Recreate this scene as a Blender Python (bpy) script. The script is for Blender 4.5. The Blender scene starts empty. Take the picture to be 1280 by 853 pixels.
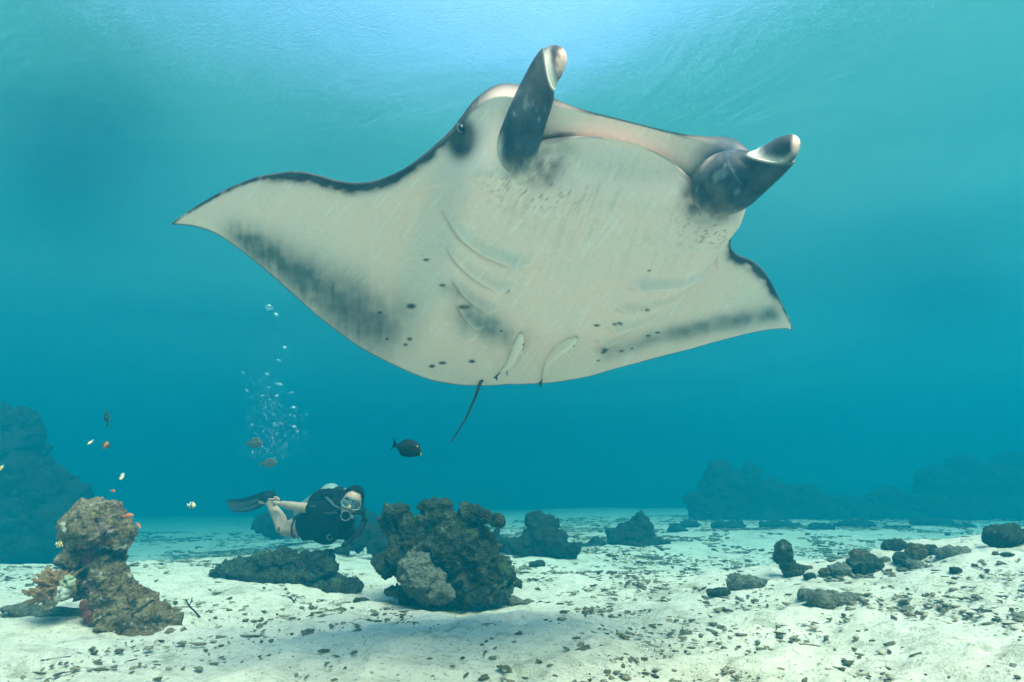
import bpy, bmesh, math, random
import numpy as np
from mathutils import Vector, Matrix

# ------------------------------------------------------------------ camera, world, sun, exposure
sc = bpy.context.scene
COL = sc.collection
FPX, PITCH, CAMZ = 711.0, math.radians(15.3), 0.7
cam_d = bpy.data.cameras.new('camera')
cam = bpy.data.objects.new('camera', cam_d); COL.objects.link(cam)
cam_d.sensor_width = 36.0; cam_d.lens = FPX / 1280 * 36
cam_d.clip_start = 0.02; cam_d.clip_end = 500
cam.location = (0, 0, CAMZ); cam.rotation_euler = (math.radians(90) + PITCH, 0, 0)
sc.camera = cam

SUN_EL, SUN_AZ = math.radians(52), math.radians(150)      # azimuth clockwise from +Y: behind the camera, to the right
world = bpy.data.worlds.new('World'); sc.world = world; world.use_nodes = True
wn = world.node_tree; wn.nodes.clear()
w_out = wn.nodes.new('ShaderNodeOutputWorld'); w_bg = wn.nodes.new('ShaderNodeBackground')
w_sky = wn.nodes.new('ShaderNodeTexSky'); w_sky.sky_type = 'NISHITA'; w_sky.sun_disc = False
w_sky.sun_elevation = SUN_EL; w_sky.sun_rotation = SUN_AZ
w_bg.inputs['Strength'].default_value = 0.05
wn.links.new(w_sky.outputs[0], w_bg.inputs[0]); wn.links.new(w_bg.outputs[0], w_out.inputs[0])

sun_d = bpy.data.lights.new('sun', 'SUN'); sun = bpy.data.objects.new('sun', sun_d); COL.objects.link(sun)
sun_d.energy = 1.5; sun_d.angle = math.radians(45); sun_d.color = (1.0, 0.71, 0.56)
sv = Vector((math.sin(SUN_AZ) * math.cos(SUN_EL), math.cos(SUN_AZ) * math.cos(SUN_EL), math.sin(SUN_EL)))
sun.rotation_euler = sv.to_track_quat('Z', 'Y').to_euler()

sc.view_settings.view_transform = 'Standard'; sc.view_settings.look = 'None'
sc.view_settings.gamma = 1.0; sc.view_settings.use_curve_mapping = False
sc.view_settings.exposure = 4.28
sc.render.engine = 'CYCLES'
cy = sc.cycles
cy.max_bounces = 10; cy.diffuse_bounces = 4; cy.glossy_bounces = 2; cy.transmission_bounces = 4
cy.volume_bounces = 4; cy.transparent_max_bounces = 8; cy.use_denoising = True
cy.caustics_reflective = False; cy.caustics_refractive = False

HAZE_TOP = 4.0
HAZE_DENS = 0.30
SIG_S = (0.0002, 0.0215, 0.0325)              # scattering per metre
SIG_A = (0.184, 0.087, 0.078)               # absorption per metre
HAZE_SCAT = tuple(v / HAZE_DENS for v in SIG_S)
HAZE_ABS = tuple((1 - a / (HAZE_DENS * (1 - c))) ** 2 for a, c in zip(SIG_A, HAZE_SCAT))

# ------------------------------------------------------------------ helpers
rng = np.random.default_rng(7)
RND = random.Random(11)
CAM = np.array([0, 0, CAMZ])
FW = np.array([0, math.cos(PITCH), math.sin(PITCH)]); UP = np.array([0, -math.sin(PITCH), math.cos(PITCH)])

def ray(px, py):
    return FW + (px - 640) / FPX * np.array([1.0, 0, 0]) - (py - 426.5) / FPX * UP
def at_y(px, py, Y):                      # the point of the pixel's ray at world depth Y
    d = ray(px, py); return CAM + d * (Y / d[1])
def pix(P):
    d = P - CAM; w = d @ FW
    return 640 + FPX * d[:, 0] / w, 426.5 - FPX * (d @ UP) / w

def _h(ix, iy, iz, seed):
    n = (ix * 374761393 + iy * 668265263 + iz * 2147483647 + seed * 1274126177) & 0xFFFFFFFF
    n = ((n ^ (n >> 13)) * 1274126177) & 0xFFFFFFFF
    n = ((n ^ (n >> 16)) * 2246822519) & 0xFFFFFFFF
    return ((n ^ (n >> 15)) & 0xFFFFFF) / float(0xFFFFFF)
def vnoise(P, seed=0):
    P = np.asarray(P, float); F = np.floor(P).astype(np.int64); f = P - F
    u = f * f * f * (f * (f * 6 - 15) + 10)
    r = 0
    for dx in (0, 1):
        for dy in (0, 1):
            for dz in (0, 1):
                w = (u[:, 0] if dx else 1 - u[:, 0]) * (u[:, 1] if dy else 1 - u[:, 1]) * (u[:, 2] if dz else 1 - u[:, 2])
                r = r + w * _h(F[:, 0] + dx, F[:, 1] + dy, F[:, 2] + dz, seed)
    return r * 2 - 1
def fbm(P, octv=4, seed=0, gain=0.5, ridge=False):
    r = 0; a = 1; P = np.asarray(P, float)
    for i in range(octv):
        n = vnoise(P, seed + i * 17)
        r = r + a * ((1 - 2 * np.abs(n)) if ridge else n)
        a *= gain; P = P * 2.03 + 11.7
    return r
def worley(P, seed=0):
    P = np.asarray(P, float); F = np.floor(P).astype(np.int64)
    best = np.full(len(P), 9.0)
    for dx in (-1, 0, 1):
        for dy in (-1, 0, 1):
            for dz in (-1, 0, 1):
                c = F + np.array([dx, dy, dz])
                j = np.stack([_h(c[:, 0], c[:, 1], c[:, 2], seed + k) for k in (0, 5, 9)], 1)
                best = np.minimum(best, ((c + j - P) ** 2).sum(1))
    return np.sqrt(best)
def sstep(a, b, x):
    t = np.clip((x - a) / (b - a), 0, 1); return t * t * (3 - 2 * t)

def mesh_from(name, V, Fc, smooth=True):
    me = bpy.data.meshes.new(name)
    if isinstance(Fc, np.ndarray):
        n, k = Fc.shape
        me.vertices.add(len(V)); me.vertices.foreach_set('co', np.asarray(V, np.float32).ravel())
        me.loops.add(n * k); me.loops.foreach_set('vertex_index', Fc.astype(np.int32).ravel())
        me.polygons.add(n); me.polygons.foreach_set('loop_start', np.arange(0, n * k, k, dtype=np.int32))
        me.update(calc_edges=True); me.validate()
    else:
        me.from_pydata([tuple(v) for v in V], [], [tuple(int(i) for i in f) for f in Fc])
    if smooth: me.polygons.foreach_set('use_smooth', np.ones(len(me.polygons), bool))
    me.update(); return me
def add(name, me, mat=None, parent=None, loc=None, **props):
    o = bpy.data.objects.new(name, me); COL.objects.link(o)
    if mat is not None and me is not None and not me.materials: me.materials.append(mat)
    if parent is not None: o.parent = parent
    if loc is not None: o.location = loc
    for k, v in props.items(): o[k] = v
    return o
def empty(name, loc=(0, 0, 0), **props):
    o = bpy.data.objects.new(name, None); COL.objects.link(o); o.location = loc; o.empty_display_size = 0.1
    for k, v in props.items(): o[k] = v
    return o
def set_color(me, C, name='tone'):
    a = me.color_attributes.new(name, 'FLOAT_COLOR', 'POINT')
    a.data.foreach_set('color', np.concatenate([C, np.ones((len(C), 1))], 1).astype(np.float32).ravel())
def verts(me):
    a = np.empty(len(me.vertices) * 3, np.float32); me.vertices.foreach_get('co', a); return a.reshape(-1, 3).astype(float)
def normals(me):
    a = np.empty(len(me.vertices) * 3, np.float32); me.vertices.foreach_get('normal', a); return a.reshape(-1, 3).astype(float)
def join(parts):                            # [(V, F list)] -> V, F
    Vs, Fs, n = [], [], 0
    for V, F in parts:
        Vs.append(np.asarray(V)); Fs += [tuple(i + n for i in f) for f in F]; n += len(V)
    return np.concatenate(Vs), Fs
def catmull(pts, n):
    p = np.asarray(pts, float); p = np.vstack([2 * p[0] - p[1], p, 2 * p[-1] - p[-2]])
    t = np.linspace(0, len(p) - 3 - 1e-9, n); i = t.astype(int); f = (t - i)[:, None]
    a, b, c, d = p[i], p[i + 1], p[i + 2], p[i + 3]
    return 0.5 * (2 * b + (c - a) * f + (2 * a - 5 * b + 4 * c - d) * f**2 + (3 * b - a - 3 * c + d) * f**3)
def tube(path, rad, seg=12, up=(0, 0, 1), flat=None, caps=True):
    path = np.asarray(path, float); n = len(path)
    rad = np.broadcast_to(np.asarray(rad, float), (n,)) if np.ndim(rad) < 2 else rad
    T = np.gradient(path, axis=0); T /= np.linalg.norm(T, axis=1)[:, None] + 1e-12
    u = np.asarray(up, float); V = []
    s = np.cross(T[0], u)
    if np.linalg.norm(s) < 1e-4: s = np.cross(T[0], [1, 0, 0.3])
    for i in range(n):
        s = s - T[i] * (s @ T[i]); s /= np.linalg.norm(s); w = np.cross(s, T[i])
        fl = 1 if flat is None else (flat if np.ndim(flat) == 0 else flat[i])
        for k in range(seg):
            a = 2 * math.pi * k / seg
            V.append(path[i] + rad[i] * (math.cos(a) * s + fl * math.sin(a) * w))
    F = [(i * seg + k, i * seg + (k + 1) % seg, (i + 1) * seg + (k + 1) % seg, (i + 1) * seg + k) for i in range(n - 1) for k in range(seg)]
    if caps:
        V.append(path[0]); V.append(path[-1]); a, b = len(V) - 2, len(V) - 1
        F += [(a, (k + 1) % seg, k) for k in range(seg)] + [(b, (n - 1) * seg + k, (n - 1) * seg + (k + 1) % seg) for k in range(seg)]
    return np.array(V), F
def ellipsoid(c, r, seg=16, rings=10):
    V = [(0, 0, 1)]
    for i in range(1, rings):
        t = math.pi * i / rings
        for k in range(seg):
            a = 2 * math.pi * k / seg; V.append((math.sin(t) * math.cos(a), math.sin(t) * math.sin(a), math.cos(t)))
    V.append((0, 0, -1)); F = []
    for k in range(seg): F.append((0, 1 + k, 1 + (k + 1) % seg))
    for i in range(rings - 2):
        for k in range(seg):
            a = 1 + i * seg + k; b = 1 + i * seg + (k + 1) % seg; F.append((a, a + seg, b + seg, b))
    n = len(V) - 1
    for k in range(seg): F.append((n, n - seg + (k + 1) % seg, n - seg + k))
    return np.array(V) * np.asarray(r) + np.asarray(c), F
def box(c, s):
    V = np.array([(x, y, z) for x in (-.5, .5) for y in (-.5, .5) for z in (-.5, .5)]) * np.asarray(s) + np.asarray(c)
    return V, [(0, 1, 3, 2), (4, 6, 7, 5), (0, 4, 5, 1), (2, 3, 7, 6), (0, 2, 6, 4), (1, 5, 7, 3)]

# ------------------------------------------------------------------ materials
class NT:
    def __init__(self, name):
        self.m = bpy.data.materials.new(name); self.m.use_nodes = True; self.t = self.m.node_tree; self.t.nodes.clear()
        self.out = self.n('ShaderNodeOutputMaterial')
    def n(self, typ, **kw):
        x = self.t.nodes.new(typ)
        for k, v in kw.items(): setattr(x, k, v)
        return x
    def l(self, a, b): self.t.links.new(a, b)
    def noise(self, scale, detail=4, rough=0.55, coord=None, dist=0.0):
        x = self.n('ShaderNodeTexNoise'); x.inputs['Scale'].default_value = scale; x.inputs['Detail'].default_value = detail
        x.inputs['Roughness'].default_value = rough; x.inputs['Distortion'].default_value = dist
        if coord is not None: self.l(coord, x.inputs['Vector'])
        return x.outputs['Fac']
    def ramp(self, fac, stops, interp='LINEAR'):
        x = self.n('ShaderNodeValToRGB'); x.color_ramp.interpolation = interp
        e = x.color_ramp.elements
        while len(e) < len(stops): e.new(0.5)
        for s, (p, c) in zip(e, stops):
            s.position = p; s.color = (c[0], c[1], c[2], 1) if np.ndim(c) else (c, c, c, 1)
        self.l(fac, x.inputs[0]); return x.outputs[0]
    def mix(self, a, b, fac, mode='MIX'):
        x = self.n('ShaderNodeMix', data_type='RGBA', blend_type=mode)
        for s, v in ((0, fac), (6, a), (7, b)):
            if hasattr(v, 'links') or hasattr(v, 'is_linked'): self.l(v, x.inputs[s])
            else: x.inputs[s].default_value = v if s == 0 else (v[0], v[1], v[2], 1)
        return x.outputs[2]
    def bump(self, h, strength=0.4, dist=0.01, normal=None):
        x = self.n('ShaderNodeBump'); x.inputs['Strength'].default_value = strength; x.inputs['Distance'].default_value = dist
        self.l(h, x.inputs['Height'])
        if normal is not None: self.l(normal, x.inputs['Normal'])
        return x.outputs[0]
    def bsdf(self, color, rough=0.8, normal=None, spec=0.3, **kw):
        x = self.n('ShaderNodeBsdfPrincipled')
        if hasattr(color, 'is_linked'): self.l(color, x.inputs['Base Color'])
        else: x.inputs['Base Color'].default_value = (*color, 1)
        if hasattr(rough, 'is_linked'): self.l(rough, x.inputs['Roughness'])
        else: x.inputs['Roughness'].default_value = rough
        x.inputs['Specular IOR Level'].default_value = spec
        if normal is not None: self.l(normal, x.inputs['Normal'])
        for k, v in kw.items(): x.inputs[k].default_value = v
        self.l(x.outputs[0], self.out.inputs[0]); return x
    def obj(self): return self.n('ShaderNodeTexCoord').outputs['Object']
    def pos(self): return self.n('ShaderNodeNewGeometry').outputs['Position']
    def attr(self, name='tone'): return self.n('ShaderNodeAttribute', attribute_name=name).outputs['Color']
def plain(name, color, rough=0.6, spec=0.3, grain=0.0, scale=40, bump=0.0):
    t = NT(name); c = t.obj()
    if grain:
        n = t.noise(scale, 5, 0.6, c)
        lo = tuple(v * (1 - grain) for v in color); hi = tuple(min(1, v * (1 + grain)) for v in color)
        col = t.ramp(n, [(0.3, lo), (0.7, hi)])
        t.bsdf(col, rough, t.bump(n, bump, 0.005) if bump else None, spec)
    else: t.bsdf(color, rough, None, spec)
    return t.m

# ------------------------------------------------------------------ haze (the water itself) and the water surface
def build_water():
    V, F = box((0, 20, (HAZE_TOP - 5.6) / 2), (90, 100, HAZE_TOP + 5.6))
    t = NT('sea_water'); v = t.n('ShaderNodeVolumePrincipled')
    v.inputs['Color'].default_value = (*HAZE_SCAT, 1); v.inputs['Absorption Color'].default_value = (*HAZE_ABS, 1)
    v.inputs['Density'].default_value = HAZE_DENS; v.inputs['Anisotropy'].default_value = 0.25
    t.l(v.outputs[0], t.out.inputs['Volume'])
    add('haze', mesh_from('haze', V, F, False), t.m, kind='stuff', label='clear blue-green sea water fading into the distance')
    # rippled surface sheet above the water body
    n = 160
    xs = np.linspace(-44, 44, n); ys = np.linspace(-28, 68, n)
    X, Y = np.meshgrid(xs, ys); P = np.stack([X.ravel(), Y.ravel(), np.zeros(n * n)], 1)
    Z = HAZE_TOP + 0.35 + 0.06 * fbm(P * 0.4, 3, 3)
    P[:, 2] = Z
    i = np.arange(n * n).reshape(n, n); F = np.stack([i[:-1, :-1], i[:-1, 1:], i[1:, 1:], i[1:, :-1]], -1).reshape(-1, 4)
    t = NT('rippled_surface'); c = t.pos()
    mp = t.n('ShaderNodeMapping'); mp.inputs['Scale'].default_value = (0.55, 1.0, 1.0); mp.inputs['Rotation'].default_value = (0, 0, 0.5)
    t.l(c, mp.inputs[0])
    nf = t.noise(160.0, 1, 0.5, mp.outputs[0]); nl = t.noise(0.35, 5, 0.6, mp.outputs[0], 0.8)
    b = t.bump(nf, 0.6, 0.0028, t.bump(nl, 0.10, 0.5))
    fr = t.n('ShaderNodeFresnel'); fr.inputs['IOR'].default_value = 1.37; t.l(b, fr.inputs['Normal'])
    tr = t.n('ShaderNodeBsdfTransparent'); tr.inputs[0].default_value = (0.96, 0.95, 0.92, 1); tl = t.n('ShaderNodeBsdfGlossy')
    tl.inputs['Color'].default_value = (0.55, 0.80, 0.88, 1); tl.inputs['Roughness'].default_value = 0.30; t.l(b, tl.inputs['Normal'])
    ms = t.n('ShaderNodeMixShader'); t.l(fr.outputs[0], ms.inputs[0]); t.l(tr.outputs[0], ms.inputs[1]); t.l(tl.outputs[0], ms.inputs[2])
    t.l(ms.outputs[0], t.out.inputs[0])
    add('water_surface', mesh_from('water_surface', P, F), t.m, kind='structure')
build_water()

# ------------------------------------------------------------------ seabed
def ground(x, y):
    x = np.asarray(x, float); y = np.asarray(y, float)
    P = np.stack([x, y, np.zeros_like(x)], -1).reshape(-1, 3)
    z = 0.030 * fbm(P * 0.9, 3, 41).reshape(x.shape) + 0.012 * fbm(P * 3.2, 3, 42).reshape(x.shape)
    # raised sand bank on the right
    d = x - (0.95 + 0.16 * (4.6 - y))
    bank = sstep(-0.6, 2.6, d) * (1 - sstep(4.0, 5.6, y + 0.22 * x - 0.55)) * 0.50
    z = z + bank
    z = z + 0.10 * sstep(-1.0, -3.2, x) * (1 - sstep(5.0, 8.0, y)) * sstep(1.0, 3.0, y)
    # gentle hollow round the centre rock
    z = z - 0.05 * np.exp(-(((x + 0.6) / 0.9) ** 2 + ((y - 4.5) / 0.5) ** 2))
    # far sand rises to the right
    z = z + 0.30 * sstep(6.5, 11.0, y) * sstep(-1.0, 4.0, x) * 0.5 - 0.30 * sstep(5.0, 9.0, y) * sstep(-2.0, -6.0, x) 
    # the sand falls away far out
    z = z - 4.0 * sstep(30.0, 60.0, y)
    return z
_K = 0.6 * (40 / 0.6) ** np.linspace(0, 1, 700)
def gpt(px, py):                           # where the pixel's ray meets the seabed
    d = ray(px, py); P = CAM + d * _K[:, None]
    below = P[:, 2] <= ground(P[:, 0], P[:, 1])
    i = int(np.argmax(below)) if below.any() else len(_K) - 1
    k = np.linspace(_K[max(i - 1, 0)], _K[i], 12); P = CAM + d * k[:, None]
    b = P[:, 2] <= ground(P[:, 0], P[:, 1])
    return P[int(np.argmax(b)) if b.any() else -1]
def build_seabed():
    def axis(lo, hi, a, b, fine, coarse_n):
        return np.unique(np.concatenate([np.linspace(lo, a, coarse_n, endpoint=False), np.arange(a, b, fine), np.linspace(b, hi, coarse_n)]))
    xs = axis(-42, 42, -4.6, 4.6, 0.022, 60); ys = axis(-26, 66, 0.3, 8.0, 0.022, 60)
    X, Y = np.meshgrid(xs, ys); Z = ground(X, Y)
    P = np.stack([X.ravel(), Y.ravel(), Z.ravel()], 1)
    fade = np.exp(-np.maximum(0, np.hypot(P[:, 0], P[:, 1]) - 6) / 3)
    P2 = P * [1, 1, 0]
    rip = 0.022 * fbm(P2 * 4, 3, 51) + 0.008 * fbm(P2 * 17, 3, 52)
    P[:, 2] += rip * fade
    nx = len(xs); i = np.arange(len(P)).reshape(len(ys), nx)
    F = np.stack([i[:-1, :-1], i[:-1, 1:], i[1:, 1:], i[1:, :-1]], -1).reshape(-1, 4)
    t = NT('coral_sand'); c = t.pos()
    big = t.noise(1.1, 5, 0.6, c, 0.4); mid = t.noise(9, 6, 0.7, c, 0.5); fine = t.noise(120, 3, 0.7, c); grit = t.noise(42, 5, 0.75, c)
    smu = t.noise(3.0, 7, 0.72, c, 0.9)
    base = t.ramp(big, [(0.3, (0.70, 0.58, 0.46)), (0.7, (0.83, 0.71, 0.58))])
    base = t.mix(base, (0.44, 0.38, 0.27), t.ramp(mid, [(0.50, 0.0), (0.68, 0.65)]))
    base = t.mix(base, (0.30, 0.27, 0.17), t.ramp(smu, [(0.54, 0.0), (0.66, 0.75)]))
    base = t.mix(base, (0.13, 0.11, 0.07), t.ramp(grit, [(0.56, 0.0), (0.66, 0.8)]))
    base = t.mix(base, (0.88, 0.80, 0.68), t.ramp(fine, [(0.56, 0.0), (0.66, 0.6)]))
    b = t.bump(fine, 0.6, 0.008, t.bump(grit, 0.8, 0.02, t.bump(mid, 0.5, 0.04)))
    t.bsdf(base, 0.95, b, 0.1)
    add('seabed', mesh_from('seabed', P, F), t.m, kind='structure')
build_seabed()

# ------------------------------------------------------------------ manta ray
MS = 1.75
MR = np.array([[-0.9554970828, 0.2931384082, -0.0330937812], [-0.2874623425, -0.9000056144, 0.3276511800], [0.0662625565, 0.3225829626, 0.9442189925]])
MT = np.array([0.16999277, 2.36277113, 1.61714912])
def m2w(P): return MS * np.asarray(P) @ MR.T + MT
def w2m(P): return (np.asarray(P) - MT) @ MR / MS
def build_manta():
    mid = lambda x: np.where(x > 0, 0.104, 0.123) * x * x
    LE = np.array([(-.872, -.123), (-.845, -.090), (-.792, -.047), (-.695, .031), (-.59, .114), (-.52, .160), (-.47, .182), (-.42, .195), (-.38, .228), (-.335, .32), (-.32, .39), (-.295, .44), (-.24, .468), (-.16, .474), (-.06, .473),
                   (.04, .472), (.13, .468), (.20, .466), (.265, .455), (.302, .418), (.326, .36), (.350, .318), (.376, .277), (.411, .230), (.456, .189), (.495, .168), (.536, .16), (.577, .16), (.617, .153), (.658, .132), (.709, .097), (.762, .048), (.819, -.014), (.871, -.077), (.9065, -.124)])
    TE = np.array([(-.872, -.125), (-.833, -.112), (-.775, -.12), (-.701, -.146), (-.613, -.192), (-.508, -.262), (-.402, -.332), (-.296, -.409), (-.179, -.468), (-.09, -.492), (-.03, -.505), (.02, -.525), (.067, -.538), (.123, -.548), (.202, -.546), (.282, -.523), (.36, -.489),
                   (.436, -.445), (.509, -.386), (.577, -.317), (.639, -.252), (.697, -.192), (.743, -.151), (.787, -.119), (.818, -.108), (.858, -.110), (.9065, -.126)])
    n = 420
    # denser columns near the head
    xs = np.linspace(-.8715, .906, n)
    def smooth(C):
        c = catmull(C, 1500); return np.interp(xs, c[:, 0], c[:, 1])
    le, te = smooth(LE), smooth(TE)
    le = np.maximum(le, te + .0004)
    ax = np.abs(xs)
    half = np.where(xs > 0, .906, .8715)
    tipf = np.clip((half - ax) / half, 0, 1)
    def bellyT(x, c):                       # thickness below the mid plane, c = 0 at the leading edge .. 1 at the trailing edge
        a = np.abs(x)
        prof = np.clip(np.sqrt(np.clip(c, 0, 1) * 1.0) * (1 - c) * 2.6, 0, 1)
        head = 1 - sstep(.27, .372, a)
        body = head * (.098 * sstep(0, .13, c) * (1 - sstep(.45, 1.0, c) ** 1.0 * .93) + .0)
        wing = .030 * (np.clip(1 - a / .9, 0, 1) ** .7) * prof + .0015
        return np.maximum(body, 0) * (1 - .25 * (a / .3) ** 2 * (a < .38)) + wing
    def topT(x, c):
        a = np.abs(x)
        prof = np.clip(np.sqrt(np.clip(c, 0, 1)) * (1 - c) * 2.6, 0, 1)
        body = .15 * np.exp(-(a / .20) ** 2) * sstep(.04, .4, c) * (1 - sstep(.4, 1, c)) + .075 * np.exp(-((a - .235) / .085) ** 2) * np.exp(-((c - .09) / .10) ** 2) * 1.0
        return body + .028 * (np.clip(1 - a / .9, 0, 1) ** .7) * prof + .0015
    NT_, NB = 60, 170
    # top rows from trailing to leading edge
    ct = (1 - np.linspace(0, 1, NT_)) ** 1.6
    rows = []
    for c in ct:
        y = le + (te - le) * c
        rows.append(np.stack([xs, y, mid(xs) + topT(xs, c)], 1))
    # bottom rows: upper jaw, mouth slit, lower lip, belly
    jaw = 1 - sstep(.165, .232, ax)         # 1 in the mouth
    NJ = 26
    lipy = .452 - 1.7 * (xs - .015) ** 2            # lower lip arc
    slit = lipy - .040
    for k in range(1, NJ):
        s = k / (NJ - 1)
        # profile of the mouth: rostrum -> underside of the upper jaw -> slit -> lip
        if s < .45:
            u = s / .45; y = le + (slit - le) * u; z = .004 - .016 * np.sin(u * math.pi / 2)
        else:
            u = (s - .45) / .55
            y = slit + (lipy - slit) * np.sin(u * math.pi / 2); z = -.012 - .020 * (1 - np.cos(u * math.pi / 2)) - .010 * np.sin(u * math.pi)
        cc = .11 * s ** 1.5
        y0 = le + (te - le) * cc; z0 = mid(xs) - bellyT(xs, np.full(n, cc))
        rows.append(np.stack([xs, y0 + (y - y0) * jaw, z0 + (z + mid(xs) - z0) * jaw], 1))
    ystart = rows[-1][:, 1].copy(); zstart = rows[-1][:, 2].copy()
    cb = np.linspace(0, 1, NB)[1:]
    for s in cb:
        y = ystart + (te - ystart) * s
        c = np.clip((y - le) / (te - le), 0, 1)
        zb = mid(xs) - bellyT(xs, c)
        rnd = zstart + (zb - zstart) * np.sqrt(np.clip(1 - (1 - np.minimum(s / .42, 1)) ** 2, 0, 1))
        rows.append(np.stack([xs, y, rnd], 1))
    V = np.array(rows); nr = len(V)
    belly0 = NT_ - 1
    # gill slits and creases on the belly
    B = V[belly0 + NJ:]
    X, Y = B[..., 0], B[..., 1]; dz = np.zeros_like(X); gm = np.zeros_like(X); rm = np.zeros_like(X)
    for side in (1, -1):
        for g in range(5):
            # each gill: a line from near the midline out and forward
            p0 = np.array([(.135 + .008 * g) * 1.0, .155 - .078 * g]); p1 = np.array([.325 - .030 * g, .215 - .068 * g - .012 * g])
            xx = X * side
            t = np.clip((xx - p0[0]) / (p1[0] - p0[0]), 0, 1)
            yl = p0[1] + (p1[1] - p0[1]) * t ** 1.5 - .012 * np.sin(t * math.pi)
            d = (Y - yl)
            inr = sstep(p0[0] - .03, p0[0] + .03, xx) * (1 - sstep(p1[0] - .03, p1[0] + .01, xx))
            dz -= inr * (.022 * np.exp(-((d - .014) / .013) ** 2) * (1 - .4 * t)); dz += inr * .012 * np.exp(-((d + .004) / .005) ** 2)
            gm = np.maximum(gm, inr * np.exp(-((d + .003) / .004) ** 2) * (.45 + .55 * sstep(.55, 1.0, t) * (g > 0)))
            rm = np.maximum(rm, inr * np.exp(-((d - .010) / .007) ** 2) * (1 - .6 * t))
            gm = np.maximum(gm, .55 * inr * np.exp(-((d + .005) / .005) ** 2))
            # bulge at the inner end
            dz -= .011 * np.exp(-(((xx - p0[0] - .012) / .016) ** 2 + ((d - .006) / .012) ** 2))
    # pelvic fins and cloaca
    dz -= .012 * np.exp(-(((X - .02) / .055) ** 2 + ((Y + .43) / .08) ** 2)) + .010 * np.exp(-(((X + .065) / .03) ** 2 + ((Y + .40) / .08) ** 2)) + .010 * np.exp(-(((X - .09) / .03) ** 2 + ((Y + .42) / .08) ** 2))
    dz += .006 * np.exp(-((np.abs(X) - .37) / .018) ** 2) * sstep(-.1, .1, Y)
    dz += .0022 * fbm(np.stack([X.ravel() * 7, Y.ravel() * 7, X.ravel() * 0], 1), 3, 5).reshape(X.shape)
    B[..., 2] += dz
    V[belly0 + NJ:] = B
    G = np.zeros(V.shape[:2]); G[belly0 + NJ:] = gm; G2 = np.zeros(V.shape[:2]); G2[belly0 + NJ:] = rm
    region = np.zeros(V.shape[:2]); region[belly0 + 1:] = 1           # 0 back, 1 underside
    slitm = np.zeros(V.shape[:2])
    for k in range(1, NJ):
        s = k / (NJ - 1); slitm[belly0 + k] = jaw * np.exp(-((s - .5) / .13) ** 2)
    Vd = V.reshape(-1, 3); idx = np.arange(len(Vd)).reshape(nr, n)
    Fd = np.stack([idx[:-1, :-1], idx[:-1, 1:], idx[1:, 1:], idx[1:, :-1]], -1).reshape(-1, 4)
    Fd = np.vstack([Fd, np.stack([idx[-1, :-1], idx[-1, 1:], idx[0, 1:], idx[0, :-1]], -1)])
    W = m2w(Vd)
    # ---- markings plus some painted light and shade, laid out on the skin
    px, py = pix(W)
    back = np.array([.030, .034, .042]); white = np.array([.95, .665, .585]); grey = np.array([.10, .125, .135])  # belly white pinked to stand in for warm flash light
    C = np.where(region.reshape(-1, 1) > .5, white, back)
    un = region.ravel() > .5
    p3 = np.stack([px, py, 0 * px], 1)
    nz1 = fbm(p3 / 34, 4, 21); nz2 = fbm(p3 / 9, 3, 22); fib = fbm(np.stack([px / 4, py / 26, 0 * px], 1), 3, 23)
    def blend(col, m):
        nonlocal C
        m = (np.clip(m, 0, 1) * un)[:, None]; C = C * (1 - m) + np.asarray(col) * m
    def seg_d(a, b):
        a = np.array(a, float); b = np.array(b, float); d = b - a
        t = np.clip(((px - a[0]) * d[0] + (py - a[1]) * d[1]) / (d @ d), 0, 1)
        return np.hypot(px - a[0] - t * d[0], py - a[1] - t * d[1]), t
    # pinkish cheeks
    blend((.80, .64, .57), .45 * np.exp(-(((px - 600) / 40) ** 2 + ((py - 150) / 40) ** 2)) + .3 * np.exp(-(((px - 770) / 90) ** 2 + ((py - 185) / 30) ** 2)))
    # faint brown streaks down the belly
    blend((.50, .38, .28), .30 * sstep(.35, .8, fbm(np.stack([(px + .35 * py) / 5, py / 42, 0 * px], 1), 3, 33)) * np.exp(-(((px - 745) / 120) ** 2 + ((py - 275) / 70) ** 2)))
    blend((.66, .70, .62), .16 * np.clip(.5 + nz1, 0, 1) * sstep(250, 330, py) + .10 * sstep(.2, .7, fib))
    scr = sstep(.62, .8, fbm(np.stack([(px * .8 + py * .6) / 2.2, (py * .8 - px * .6) / 40, 0 * px], 1), 2, 35)); blend((.93, .88, .82), .35 * scr)
    blend((.55, .44, .38), .22 * sstep(.45, .85, fbm(p3 / 3.2, 3, 36)) * sstep(.0, .6, nz1))
    # dark bands along the rear of the wings
    dA, t = seg_d((295, 292), (470, 405)); blend(grey * .95, .80 * np.exp(-(dA / (18 + 24 * t)) ** 2) * (1 + .3 * nz1 + .12 * nz2 + .15 * fib))
    dA, t = seg_d((430, 385), (470, 405)); blend(grey * .9, .45 * np.exp(-(dA / 30) ** 2) * (1 + .4 * nz1 + .12 * nz2))
    dA, t = seg_d((585, 395), (640, 425)); blend(grey * 1.4, .6 * np.exp(-(dA / 20) ** 2) * (1 + .5 * nz1 + .2 * nz2 + .15 * fib))
    dA, t = seg_d((560, 360), (600, 385)); blend(grey * 1.6, .4 * np.exp(-(dA / 11) ** 2) * (1 + .5 * nz1 + .2 * nz2 + .15 * fib))
    dB, t = seg_d((965, 392), (845, 418)); blend(grey * 1.0, .75 * np.exp(-(dB / (13 - 3 * t)) ** 2) * (1 + .3 * nz1 + .15 * nz2))
    dB, t = seg_d((900, 402), (760, 440)); blend(grey * 1.1, .6 * np.exp(-(dB / (9 + 3 * t)) ** 2) * (1 + .3 * nz1 + .15 * nz2))
    # rear margin and front margin
    ylo = Vd[:, 1] - np.tile(te, nr); yhi = np.tile(le, nr) - Vd[:, 1]; axx = np.abs(Vd[:, 0])
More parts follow.
